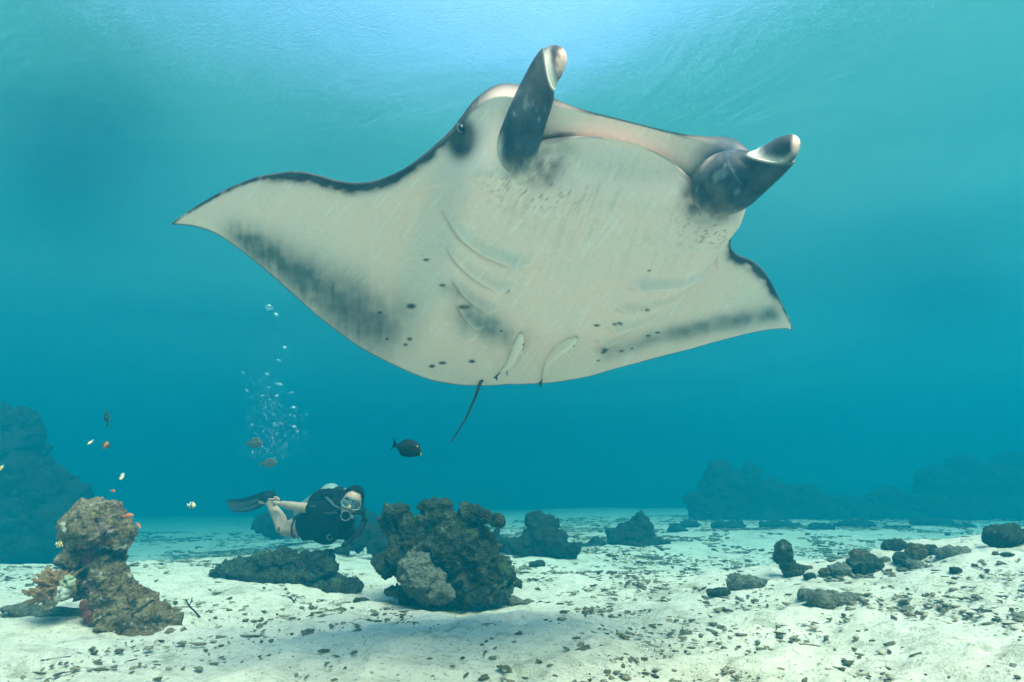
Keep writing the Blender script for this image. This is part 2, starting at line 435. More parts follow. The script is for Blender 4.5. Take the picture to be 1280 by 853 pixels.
    blend((.03, .034, .04), np.exp(-(ylo / .0055) ** 2))
    lem = np.exp(-(yhi / .020) ** 2) * sstep(.31, .36, axx) * (1 - sstep(.60, .72, axx)) * 1.3 + np.exp(-(yhi / .006) ** 2) * sstep(.27, .32, axx)
    blend((.028, .03, .04), lem * (1 + .5 * nz2))
    # mouth corners, face shading of pigment
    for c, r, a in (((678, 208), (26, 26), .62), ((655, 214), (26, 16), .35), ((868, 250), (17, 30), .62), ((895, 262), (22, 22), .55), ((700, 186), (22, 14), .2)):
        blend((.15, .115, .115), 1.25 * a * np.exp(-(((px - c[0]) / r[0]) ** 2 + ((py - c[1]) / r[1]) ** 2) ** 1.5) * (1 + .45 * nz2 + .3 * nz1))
    frek = sstep(.55, .8, fbm(p3 / 2.6, 2, 31)) * np.exp(-(((px - 675) / 60) ** 2 + ((py - 235) / 28) ** 2)); blend((.12, .09, .08), .8 * frek)
    frek = sstep(.5, .8, fbm(p3 / 2.6, 2, 32)) * np.exp(-(((px - 880) / 40) ** 2 + ((py - 285) / 25) ** 2)); blend((.14, .11, .10), .8 * frek)
    # eye socket
    blend((.022, .025, .032), 1.3 * np.exp(-(((px - 576) / 19) ** 2 + ((py - 173) / 27) ** 2) ** 2))
    blend((.25, .19, .18), .4 * np.exp(-(((px - 592) / 16) ** 2 + ((py - 172) / 18) ** 2)))
    blend((.03, .035, .045), np.exp(-(((px - 947) / 9) ** 2 + ((py - 260) / 15) ** 2) ** 2))
    # upper jaw tint and blue-grey face on the far side
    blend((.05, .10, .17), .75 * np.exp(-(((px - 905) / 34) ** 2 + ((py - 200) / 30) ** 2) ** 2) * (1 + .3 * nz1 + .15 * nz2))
    blend((.05, .04, .045), 1.0 * slitm.ravel())  # shade inside the open mouth painted into the slit and corners
    blend((.05, .045, .05), .95 * np.exp(-(((px - 695) / 24) ** 2 + ((py - 172 + (px - 695) * .15) / 5) ** 2) ** 2)); blend((.16, .10, .10), .8 * np.exp(-(((px - 868) / 16) ** 2 + ((py - 228 - (px - 868) * .8) / 7) ** 2) ** 2))
    blend((.97, .82, .75), .55 * G2.ravel()); blend((.13, .10, .10), .85 * G.ravel())  # highlights painted on gill ridges; slits and their groove shade darkened
    # belly spots
    for sx, sy, w, h in ((514, 383, 6, 3), (475, 391, 2.5, 1.6), (484, 424, 2, 1.5), (512, 424, 3, 2), (507, 431, 2.5, 1.6), (553, 454, 5, 1.8), (540, 458, 4, 2), (590, 452, 4, 2), (627, 414, 1.6, 1.4), (580, 384, 8, 2), (553, 357, 4, 1.6), (533, 325, 4, 1.5), (746, 407, 4, 1.5), (772, 405, 7, 1.4), (756, 438, 4, 2), (754, 441, 3, 1.4), (777, 439, 3, 1.4), (810, 420, 3, 1.2), (822, 416, 3, 1.2), (748, 451, 2, 1.2), (790, 436, 2, 1.2), (634, 365, 2.5, 1.2), (812, 338, 2, 1.2), (808, 388, 6, 1.0)):
        blend((.025, .03, .035), 1.1 * np.exp(-(((px - sx) / (w * 1.0)) ** 2 + ((py - sy) / (h * 1.15)) ** 2) ** 2))
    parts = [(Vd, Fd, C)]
    # ---- cephalic fins: rolled sleeves with the inner scroll showing at the end
    def horn(pts, radii, opening, sleeve_end, base_col_t, CUT=.07):
        K = 60
        path = catmull(np.array(pts), K); r = np.interp(np.linspace(0, 1, K), np.linspace(0, 1, len(radii)), radii)
        r = np.convolve(np.pad(r, 4, mode='edge'), np.ones(9) / 9, 'valid')
        k = int(K * sleeve_end); seg = 44
        Vo, Fo = tube(path[:k], r[:k], seg, up=(0, 1, 0), flat=.9, caps=False)
        Vo = Vo.reshape(k, seg, 3); T = np.gradient(path[:k], axis=0); T /= np.linalg.norm(T, axis=1)[:, None]
        D = np.asarray(opening, float); D = D - T[-1] * (D @ T[-1]); D /= np.linalg.norm(D)
        rd = Vo[-1] - path[k - 1]; rd /= np.linalg.norm(rd, axis=1)[:, None]
        cut = ((rd @ D + 1) * .5) ** 1.3
        for i in range(k):
            wgt = sstep(.45, 1.0, np.array(i / (k - 1))); Vo[i] -= T[i] * (cut * wgt * CUT)[:, None]
        rim = []; ctr = path[k - 1] - T[-1] * (cut * CUT)[:, None]
        for sc_, back_ in ((1.0, -.003), (.97, -.005), (.92, -.004), (.84, .012), (.80, .05)):
            rim.append(ctr + (Vo[-1] - ctr) * sc_ - T[-1] * back_)
        Vo = np.concatenate([Vo, np.array(rim)]); m = len(Vo); Vf = Vo.reshape(-1, 3)
        q = np.arange(m * seg).reshape(m, seg); q2 = np.roll(q, -1, axis=1)
        Ff = np.stack([q[:-1], q2[:-1], q2[1:], q[1:]], -1).reshape(-1, 4)
        # pigment: pale foot, blue-black towards the end, white inside
        tt = np.repeat(np.r_[np.linspace(0, 1, k), np.ones(5)], seg); nzz = fbm(Vf * 55, 3, 61); nzb = fbm(Vf * 18, 3, 62)
        dark = np.array([.007, .011, .018]); blue = np.array([.022, .040, .065]); pale = np.array([.80, .62, .54])
        a = sstep(base_col_t[0], base_col_t[1], tt + .09 * nzb + .05 * nzz)[:, None]; b = sstep(.45, .9, tt)[:, None]
        Cc = pale * (1 - a) + (blue * (1 - b) + dark * b) * a
        Cc = Cc * (1 + .45 * np.clip(nzz, -1, 1) + .25 * fbm(Vf * np.array([120, 120, 30]), 2, 63))[:, None]
        sp = (sstep(.45, .8, nzz) * sstep(.1, .3, tt) * (1 - sstep(.5, .75, tt)))[:, None] * .4; Cc = Cc * (1 - sp) + np.array([.40, .38, .34]) * sp
        rimw = np.r_[np.zeros(k - 1), .25, .8, 1, 1, 1, .7]; rimw = (rimw[:, None] * (.15 + .85 * sstep(.15, .6, cut))[None, :]).ravel()[:, None]
        Cc = Cc * (1 - rimw) + np.array([.84, .74, .66]) * rimw
        parts.append((Vf, Ff, Cc))
        # inner scroll with a rounded end
        k0 = max(0, k - 26); pi_ = path[k0:]; mm = len(pi_); ends = np.linspace(0, 1, mm)
        pi_ = pi_ - D * (r[k0:] * .16)[:, None] * (1 - ends)[:, None]
        ri = r[k0:] * (.70 + .16 * ends) * np.sqrt(np.clip(1 - np.clip((ends - .70) / .30, 0, 1) ** 2.4, 0, 1)) + .0005
        Vi, Fi = tube(pi_, ri, 30, up=(0, 1, 0), flat=.9)
        hx, hy = pix(m2w(Vi)); t2 = np.r_[np.repeat(ends, 30), 0, 1]; ni = fbm(Vi * 30, 3, 66)
        dk = np.array([.006, .010, .017]); md = np.array([.05, .11, .16])
        # white inner skin just beyond the edge of the sleeve
        arc = np.r_[0, np.cumsum(np.linalg.norm(np.diff(path, axis=0), axis=1))]
        ax_ = np.repeat(arc[k0:], 30); ctr_ = np.repeat(pi_, 30, axis=0); nd = Vi[:-2] - ctr_; nd /= np.linalg.norm(nd, axis=1)[:, None] + 1e-9
        c2 = ((nd @ D + 1) * .5) ** 1.3; past = ax_ - (arc[k - 1] - c2 * CUT)
        wh = np.r_[(1 - sstep(.012, .030, past + .006 * ni[:-2])) * sstep(.10, .5, c2), 0, 0][:, None]
        e = (sstep(.85, .2, t2) * (.5 + .4 * ni))[:, None]
        Ci = dk * (1 - e) + md * e
        return Vi, Fi, Ci * (1 - wh) + np.array([.84, .73, .65]) * wh, t2, hx, hy
    def finish(h, pink, wht):
        Vi, Fi, Ci, t2, hx, hy = h
        nn = fbm(np.stack([hx / 5, hy / 5, 0 * hx], 1), 3, 71)
        for (cx, cy_, rx, ry, rot_, col, amt) in (pink, wht):
            dx, dy = hx - cx, hy - cy_; u = dx * math.cos(rot_) + dy * math.sin(rot_); v = -dx * math.sin(rot_) + dy * math.cos(rot_)
            m_ = np.clip(amt * np.exp(-((u / rx) ** 2 + (v / ry) ** 2) ** 2) * (1 + .5 * nn), 0, 1)[:, None]
            Ci = Ci * (1 - m_) + np.asarray(col) * m_
        parts.append((Vi, np.array([f if len(f) == 4 else (*f, f[2]) for f in Fi]), Ci))
    P_ = lambda *p: w2m(at_y(*p))
    hA = horn([P_(624, 242, 1.86), P_(635, 214, 1.70), P_(648, 178, 1.60), P_(661, 142, 1.55), P_(676, 108, 1.52), P_(690, 80, 1.50), P_(702, 61, 1.49)],
              [.050, .046, .039, .0365, .0345, .0325, .025], MR.T @ np.array([1., -.42, -.1]), .90, (.22, .42), .060)
    finish(hA, (705, 76, 10, 18, .25, (.90, .55, .47), 1.3), (694, 112, 5, 16, .3, (.75, .70, .64), .0))
    hB = horn([P_(868, 246, 2.00), P_(890, 238, 1.89), P_(915, 226, 1.76), P_(938, 213, 1.70), P_(960, 200, 1.65), P_(980, 186, 1.61), P_(997, 172, 1.59)],
              [.074, .072, .066, .055, .044, .035, .023], MR.T @ np.array([-.1, -.8, .6]), .82, (.12, .44), .05)
    finish(hB, (996, 178, 6, 15, .1, (.90, .57, .49), 1.2), (960, 208, 16, 8, -.3, (.65, .66, .62), .0))
    # ---- tail
    tp = np.array([w2m(at_y(*p)) for p in ((605, 470, 3.05), (599, 482, 3.12), (594, 497, 3.2), (585, 517, 3.32), (575, 535, 3.42), (563, 553, 3.55))])
    tv, tf = tube(catmull(tp, 26), np.linspace(.0065, .0020, 26), 10)
    tcol = np.tile(np.array([.03, .036, .045]), (len(tv), 1))
    parts.append((tv, np.array([f if len(f) == 4 else (*f, f[2]) for f in tf]), tcol))
    # ---- one mesh
    Vall, Call, Fall, nn = [], [], [], 0
    for v, f_, c in parts:
        Vall.append(v); Call.append(np.clip(c, 0, 1)); Fall.append(np.asarray(f_) + nn); nn += len(v)
    Vall = np.concatenate(Vall) * MS; Fall = np.concatenate(Fall); Call = np.concatenate(Call)
    me = bpy.data.meshes.new('manta_body')
    me.from_pydata(Vall.tolist(), [], [list(dict.fromkeys(f)) for f in Fall.tolist()])
    me.polygons.foreach_set('use_smooth', np.ones(len(me.polygons), bool))
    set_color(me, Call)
    t = NT('manta_skin'); c = t.obj(); col = t.attr()
    n1 = t.noise(60, 4, 0.6, c); n2 = t.noise(9, 4, 0.6, c)
    col = t.mix(col, (0.9, 0.9, 0.9), t.ramp(n2, [(0.35, 0.0), (0.7, 0.06)]))
    col = t.mix(col, (0.5, 0.5, 0.5), t.ramp(n1, [(0.35, 0.0), (0.75, 0.14)]), 'MULTIPLY')
    t.bsdf(col, 0.72, t.bump(t.noise(220, 3, 0.6, c), 0.25, 0.003, t.bump(n1, 0.2, 0.005)), 0.16)
    M4 = Matrix(((*MR[0], MT[0]), (*MR[1], MT[1]), (*MR[2], MT[2]), (0, 0, 0, 1)))
    root = empty('manta_ray', label='huge manta ray gliding overhead with white belly and two rolled head fins', category='manta ray')
    root.matrix_world = M4
    body = add('body', me, t.m, root)
    # eyes, set in the dark sockets at the sides of the head
    from mathutils.bvhtree import BVHTree
    bvh = BVHTree.FromPolygons([M4 @ v.co for v in me.vertices], [p.vertices[:] for p in me.polygons])
    em = plain('wet_eye', (.004, .004, .006), .25, .4); lid = plain('eye_ring', (.03, .03, .035), .6)
    for p in ((577, 161), (944, 257)):
        d = Vector(ray(*p)).normalized(); h = bvh.ray_cast(Vector(CAM), d)
        if h[0] is None: continue
        c_ = Vector(w2m(np.array(h[0] + d * .006))) * MS
        e = add('eye', mesh_from('eye', *ellipsoid((0, 0, 0), (.014, .016, .024), 20, 14)), em, root, c_)
        V, F = tube([(.015 * math.cos(a), -.0 , .025 * math.sin(a)) for a in np.linspace(0, 2 * math.pi, 25)], .004, 8, up=(0, 1, 0)); add('eyelid', mesh_from('eyelid', V, F), lid, e)
    return root
build_manta()

# ------------------------------------------------------------------ rocks and corals
DG = None
def remesh(V, F, voxel, smooth=2):
    me = bpy.data.meshes.new('tmp'); me.from_pydata([tuple(v) for v in V], [], [tuple(int(i) for i in f) for f in F]); me.update()
    o = bpy.data.objects.new('tmp', me); COL.objects.link(o)
    m = o.modifiers.new('r', 'REMESH'); m.mode = 'VOXEL'; m.voxel_size = voxel; m.use_smooth_shade = True
    if smooth:
        s = o.modifiers.new('s', 'SMOOTH'); s.iterations = smooth; s.factor = 0.5
    dg = bpy.context.evaluated_depsgraph_get(); dg.update()
    out = bpy.data.meshes.new_from_object(o.evaluated_get(dg))
    bpy.data.objects.remove(o); bpy.data.meshes.remove(me)
    out.polygons.foreach_set('use_smooth', np.ones(len(out.polygons), bool))
    return out
def rock_material(name, cols, scale=1.0, spec=0.1, bump=1.0, accents=()):
    t = NT(name); c = t.obj()
    n1 = t.noise(7 * scale, 6, 0.65, c, 0.8); n2 = t.noise(30 * scale, 6, 0.72, c, 0.4); n3 = t.noise(95 * scale, 4, 0.7, c)
    vo = t.n('ShaderNodeTexVoronoi'); vo.inputs['Scale'].default_value = 46 * scale; t.l(c, vo.inputs['Vector'])
    base = t.ramp(n1, [(0.30, cols[0]), (0.44, cols[1]), (0.56, cols[2]), (0.70, cols[3])])
    base = t.mix(base, cols[4], t.ramp(n2, [(0.53, 0.0), (0.62, 0.95)]))
    base = t.mix(base, cols[5], t.ramp(n2, [(0.36, 1.0), (0.45, 0.0)]))
    base = t.mix(base, cols[5], t.ramp(vo.outputs['Distance'], [(0.08, 0.75), (0.26, 0.0)]))
    base = t.mix(base, cols[3], t.ramp(n3, [(0.57, 0.0), (0.66, 0.8)]))
    for k, (col, sc_, lo) in enumerate(accents):
        off = t.n('ShaderNodeMapping'); off.inputs['Location'].default_value = (3.1 * k + 1, 7.7 * k, 2.3 * k); t.l(c, off.inputs[0])
        base = t.mix(base, col, t.ramp(t.noise(sc_, 5, 0.65, off.outputs[0], 0.6), [(lo, 0.0), (lo + 0.06, 0.75)]))
    h = t.mix(n2, vo.outputs['Distance'], 0.5)
    b = t.bump(n3, 0.9, 0.010, t.bump(h, bump, 0.045))
    t.bsdf(base, 0.9, b, spec)
    return t.m
M_REEF = rock_material('encrusted_rock', [(0.072, 0.0346, 0.0144), (0.1512, 0.0828, 0.036), (0.2376, 0.1548, 0.0792), (0.396, 0.3024, 0.1944), (0.3312, 0.2448, 0.1224), (0.0158, 0.0086, 0.0043)], accents=[((.42, .24, .26), 9, .60), ((.50, .44, .10), 11, .62), ((.62, .58, .48), 14, .60), ((.14, .030, .020), 8, .64)])
M_DARK = rock_material('dark_rock', [(0.0154, 0.0168, 0.0105), (0.0315, 0.0322, 0.0196), (0.049, 0.0504, 0.0294), (0.105, 0.105, 0.07), (0.07, 0.0735, 0.042), (0.0056, 0.0063, 0.0042)], accents=[((.09, .12, .05), 6, .56), ((.20, .20, .14), 10, .61), ((.012, .012, .010), 5, .58)])
M_PALE = rock_material('sandy_rock', [(0.084, 0.078, 0.051), (0.138, 0.126, 0.087), (0.192, 0.18, 0.126), (0.27, 0.252, 0.192), (0.228, 0.216, 0.156), (0.036, 0.033, 0.024)])
M_BROWN = rock_material('brown_rock', [(0.06, 0.039, 0.015), (0.102, 0.069, 0.027), (0.138, 0.099, 0.042), (0.18, 0.144, 0.078), (0.132, 0.114, 0.06), (0.024, 0.018, 0.009)])
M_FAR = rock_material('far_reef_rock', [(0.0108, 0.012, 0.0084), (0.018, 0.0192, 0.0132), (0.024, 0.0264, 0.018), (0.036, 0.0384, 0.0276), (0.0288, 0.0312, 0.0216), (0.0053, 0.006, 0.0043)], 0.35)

def px_lobe(px, py, Y, rx, ry, dr=1.0):
    c = at_y(px, py, Y); s = float((c - CAM) @ FW) / FPX
    return c, np.array([rx * s, (rx + ry) * 0.5 * s * dr, ry * s])
def make_rock(name, lobes, mat, voxel, amp, freq, seed, parent_xyz=None, sink=True, detail=1.0, **props):
    """lobes: [(px, py, Y, rx_px, ry_px, depth ratio)], a craggy lump resting in the sand"""
    L = [px_lobe(*l) for l in lobes]
    cen = np.mean([c for c, r in L], 0)
    base = np.array([cen[0], cen[1], float(ground(cen[0], cen[1]))])
    parts = []
    for c, r in L: parts.append(ellipsoid(c - base, r, 20, 14))
    V, F = join(parts); me = remesh(V, F, voxel, 3)
    P = verts(me); N = normals(me); s = freq
    d = amp * (0.75 * fbm(P * s, 4, seed, 0.55) + 0.55 * fbm(P * s * 1.7, 3, seed + 5, 0.5, True) - 0.1)
    w = worley(P * s * 3.2, seed + 9)
    d -= amp * 0.75 * detail * np.clip(0.45 - w, 0, 1) * 2
    d += amp * 0.42 * detail * fbm(P * s * 6.0, 4, seed + 13, 0.65)
    P = P + N * d[:, None] + amp * 0.35 * np.stack([fbm(P * s * 2.3, 2, seed + k) for k in (31, 37, 41)], 1)
    me.vertices.foreach_set('co', P.astype(np.float32).ravel()); me.update()
    return add(name, me, mat, None, base, **props)

def build_rocks():
    make_rock('coral_rock', [
        (118, 657, 3.30, 36, 24, 1), (100, 663, 3.28, 20, 19, 1), (138, 666, 3.30, 20, 18, 1), (112, 646, 3.3, 22, 13, 1), (134, 649, 3.3, 15, 11, 1),
        (128, 696, 3.36, 24, 20, .9), (90, 699, 3.26, 10, 10, 1), (112, 707, 3.38, 16, 20, 1), (135, 724, 3.34, 25, 22, 1),
        (96, 724, 3.36, 15, 14, 1), (76, 730, 3.28, 13, 9, .9), (110, 738, 3.40, 16, 12, 1),
        (142, 752, 3.32, 27, 32, .9), (165, 760, 3.30, 28, 22, .9), (188, 775, 3.28, 28, 17, .9), (209, 779, 3.28, 15, 14, .9), (150, 786, 3.24, 28, 18, .9),
        (190, 797, 3.18, 17, 11, .9), (213, 799, 3.18, 22, 7, .9), (165, 799, 3.2, 38, 10, .8)],
        M_REEF, 0.0085, 0.030, 7.0, 3,
        label='mushroom-shaped brown coral rock with round head on white sand', category='rock')
    make_rock('coral_rock', [
        (555, 690, 4.50, 70, 38, .8), (508, 690, 4.45, 30, 25, .9), (488, 704, 4.42, 14, 13, 1), (494, 654, 4.5, 14, 17, 1), (505, 668, 4.5, 26, 20, 1),
        (545, 641, 4.50, 15, 13, 1), (540, 634, 4.5, 9, 8, 1), (552, 637, 4.5, 9, 9, 1), (545, 655, 4.5, 28, 16, 1), (580, 660, 4.5, 26, 16, 1), (590, 648, 4.46, 14, 10, 1), (600, 642, 4.4, 10, 8, 1), (609, 643, 4.36, 9, 7, 1), (617, 647, 4.33, 8, 6, 1), (623, 652, 4.31, 6, 5, 1),
        (590, 700, 4.46, 33, 30, .8), (585, 727, 4.42, 40, 26, .8), (545, 742, 4.45, 60, 14, .8), (610, 742, 4.45, 40, 12, .8), (622, 718, 4.5, 26, 22, .9), (642, 727, 4.52, 13, 10, 1), (650, 731, 4.5, 8, 6, 1)],
        M_DARK, 0.013, 0.060, 4.2, 23,
        label='large dark craggy coral rock with a finger-like spur on top', category='rock')
    make_rock('boulder', [(517, 712, 4.18, 21, 17, .9), (525, 728, 4.12, 28, 17, .9), (545, 742, 4.10, 26, 9, .8)], M_PALE, 0.012, 0.035, 5, 33,
        label='pale sandy boulder leaning against the large dark craggy rock', category='rock')
    make_rock('coral_rock', [(310, 716, 4.95, 42, 13, 1), (345, 706, 4.95, 34, 14, 1), (285, 715, 4.95, 22, 9, 1), (365, 722, 4.9, 48, 13, .9), (391, 706, 4.9, 22, 16, 1), (402, 714, 4.88, 17, 14, 1), (420, 734, 4.8, 32, 7, .8), (352, 694, 4.95, 7, 7, 1)],
        M_DARK, 0.013, 0.045, 5, 43, label='low flat dark coral rock on the sand below the swimming diver', category='rock')
    # far rocks beyond the craggy one
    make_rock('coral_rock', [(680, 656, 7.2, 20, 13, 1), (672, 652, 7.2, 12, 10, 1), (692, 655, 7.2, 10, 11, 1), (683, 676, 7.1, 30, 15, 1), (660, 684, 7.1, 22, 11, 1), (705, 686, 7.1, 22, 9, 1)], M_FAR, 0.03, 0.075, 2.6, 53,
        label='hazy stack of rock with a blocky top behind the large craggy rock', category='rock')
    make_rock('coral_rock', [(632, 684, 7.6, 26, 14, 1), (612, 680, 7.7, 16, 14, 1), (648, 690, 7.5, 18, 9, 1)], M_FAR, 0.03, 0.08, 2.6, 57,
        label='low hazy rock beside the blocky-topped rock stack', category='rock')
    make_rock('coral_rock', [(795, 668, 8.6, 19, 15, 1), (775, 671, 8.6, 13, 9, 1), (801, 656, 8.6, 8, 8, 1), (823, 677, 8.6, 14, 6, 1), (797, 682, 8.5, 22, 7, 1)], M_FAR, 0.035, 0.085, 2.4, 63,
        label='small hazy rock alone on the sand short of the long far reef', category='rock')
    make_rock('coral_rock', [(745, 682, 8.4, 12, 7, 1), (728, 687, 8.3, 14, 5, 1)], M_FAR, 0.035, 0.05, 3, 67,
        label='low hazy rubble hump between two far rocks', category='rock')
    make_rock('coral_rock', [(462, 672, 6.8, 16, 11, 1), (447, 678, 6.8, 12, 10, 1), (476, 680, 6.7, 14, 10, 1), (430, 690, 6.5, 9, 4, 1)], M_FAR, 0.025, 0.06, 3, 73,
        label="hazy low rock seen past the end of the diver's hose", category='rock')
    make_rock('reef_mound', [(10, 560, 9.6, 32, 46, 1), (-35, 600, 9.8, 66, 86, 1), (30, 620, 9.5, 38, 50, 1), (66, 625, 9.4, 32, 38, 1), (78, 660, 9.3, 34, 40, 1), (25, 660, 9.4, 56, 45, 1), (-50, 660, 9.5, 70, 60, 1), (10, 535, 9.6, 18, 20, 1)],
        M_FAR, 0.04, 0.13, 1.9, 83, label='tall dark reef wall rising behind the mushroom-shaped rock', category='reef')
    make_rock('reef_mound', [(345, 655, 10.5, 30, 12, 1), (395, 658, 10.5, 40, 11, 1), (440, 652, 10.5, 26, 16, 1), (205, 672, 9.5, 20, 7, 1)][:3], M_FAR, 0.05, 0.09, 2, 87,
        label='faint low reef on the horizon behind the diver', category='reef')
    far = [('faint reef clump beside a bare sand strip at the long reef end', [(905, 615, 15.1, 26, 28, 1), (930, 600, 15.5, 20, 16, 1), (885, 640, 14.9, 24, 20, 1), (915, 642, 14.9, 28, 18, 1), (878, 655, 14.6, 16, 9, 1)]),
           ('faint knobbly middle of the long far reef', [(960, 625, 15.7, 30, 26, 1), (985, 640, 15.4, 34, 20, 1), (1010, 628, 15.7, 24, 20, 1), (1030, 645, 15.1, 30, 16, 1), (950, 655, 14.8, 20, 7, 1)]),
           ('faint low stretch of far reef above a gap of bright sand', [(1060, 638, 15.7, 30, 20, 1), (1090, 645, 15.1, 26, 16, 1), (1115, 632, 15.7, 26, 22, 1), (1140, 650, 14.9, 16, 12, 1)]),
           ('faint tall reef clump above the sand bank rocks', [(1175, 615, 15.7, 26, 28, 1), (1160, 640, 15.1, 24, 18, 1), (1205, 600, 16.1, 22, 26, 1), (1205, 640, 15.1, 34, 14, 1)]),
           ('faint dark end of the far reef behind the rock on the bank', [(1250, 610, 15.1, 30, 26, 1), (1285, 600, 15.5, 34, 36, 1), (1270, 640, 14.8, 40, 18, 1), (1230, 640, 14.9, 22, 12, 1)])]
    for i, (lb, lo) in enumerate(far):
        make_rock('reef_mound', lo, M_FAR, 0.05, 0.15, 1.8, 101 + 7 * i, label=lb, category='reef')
    for i, (px, py, Y, rx, ry) in enumerate([(862, 657, 11.5, 16, 4), (912, 659, 11.2, 24, 5), (975, 658, 11.3, 26, 5), (1025, 661, 10.6, 18, 4), (1068, 657, 11.5, 28, 6), (1122, 661, 11, 20, 4), (1165, 655, 12, 26, 7), (1205, 660, 11.4, 22, 5), (745, 664, 11.5, 18, 4), (845, 664, 10.6, 12, 3)]):
        make_rock('reef_stone', [(px, py, Y, rx, ry, 1), (px - rx * .5, py + 1, Y, rx * .5, ry * .8, 1), (px + rx * .4, py - ry * .5, Y, rx * .4, ry * .7, 1)], M_FAR, 0.05, 0.06, 3, 151 + 3 * i,
            label='faint low rock on pale sand in front of the long far reef', category='rock', group='low rocks in front of the far reef')
    # bank on the right: each stone sits where its foot meets the sand
    def bank(px, py, rx, ry, mat, label, name='stone', more=(), amp=0.22, seed=0, foot=None):
        g = gpt(*(foot or (px, min(py + ry * .75, 852)))); Y = g[1] + 0.02
        r0 = px_lobe(px, py, Y, rx, ry)[1][0]
        lo = [(px, py, Y, rx, ry, .9)] + [(a, b, Y, c, d, .9) for a, b, c, d in more]
        return make_rock(name, lo, mat, max(.006, r0 * .09), r0 * amp, .42 / r0, seed, label=label, category='rock')
    bank(980, 690, 11, 14, M_DARK, 'dark upright knob of dead coral on a short stem at the bank edge', 'coral_rock', [(976, 697, 9, 10), (985, 708, 10, 9), (990, 716, 13, 8), (998, 712, 10, 7)], .16, 201, (990, 722))
    for i, (px, py, rx, ry, m, lb) in enumerate([
        (1075, 695, 11, 7, M_BROWN, 'wedge-shaped brown stone alone on the bank crest'),
        (1120, 684, 15, 6, M_DARK, 'flat dark stone behind the round tan one on the bank'),
        (1145, 690, 12, 11, M_BROWN, 'round tan brown stone, biggest in the row on the bank'),
        (1127, 700, 10, 9, M_DARK, 'dark round stone in front of the tan brown one'),
        (1164, 688, 8, 8, M_DARK, 'small dark round stone right beside the tan brown one'),
        (1190, 691, 20, 7, M_PALE, 'long low pale stone cluster at the end of the bank row'),
        (1082, 708, 21, 9, M_DARK, 'long dark pitted stone lying along the bank edge'),
        (1050, 714, 14, 8, M_PALE, 'grey pitted stone between the brown pebble and long dark stone'),
        (1031, 717, 8, 8, M_BROWN, 'upright brown pebble leaning on the grey pitted stone'),
        (1013, 722, 9, 6, M_DARK, 'dark small stone at the foot of the upright coral knob'),
        (1008, 712, 9, 5, M_BROWN, 'tan stone tucked behind the upright coral knob'),
        (1142, 706, 13, 6, M_PALE, 'pale flat stone in front of the dark round stone'),
        (1106, 701, 6, 4, M_PALE, 'small pale pebble above the long dark pitted stone'),
        (1245, 695, 4.5, 5, M_BROWN, 'little pointed brown pebble on bare bank sand'),
        (1260, 695, 9, 4.5, M_DARK, 'low dark pebble beside the little pointed brown one'),
        (1194, 714, 7, 5, M_DARK, 'dark pebble on bank sand below the long low pale cluster'),
        (936, 728, 26, 9, M_PALE, 'broad low grey stone half buried at the bank foot'),
        (897, 741, 14, 6, M_DARK, 'smaller dark stone next to the broad half buried one'),
        (1040, 748, 30, 7, M_PALE, 'wide crumbly patch of pale rubble rock on the bank slope'),
        (1010, 745, 12, 5, M_PALE, 'small crumbly pale stone beside the wide rubble patch')]):
        bank(px, py, rx, ry, m, lb, seed=211 + 5 * i)
    bank(1254, 668, 20, 12, M_DARK, 'dark notched rock standing on the crest of the sand bank', 'coral_rock', [(1262, 660, 11, 9), (1245, 673, 12, 9), (1275, 670, 14, 8)], .22, 333, (1250, 684))
    bank(62, 766, 44, 5, M_PALE, 'low grey algae-covered rubble patch under the branching coral', 'rubble_patch', [(100, 772, 30, 5), (30, 760, 30, 4), (85, 762, 26, 5)], .12, 29)
    bank(452, 752, 11, 4, M_DARK, 'dark oval stone lying on sand between the two dark coral rocks', seed=341)
    bank(662, 752, 34, 5, M_PALE, 'flat pale slab half sunk in sand at foot of craggy rock', seed=347)
    bank(672, 706, 9, 5, M_DARK, 'small dark stone on open sand behind the craggy rock', seed=351)
build_rocks()

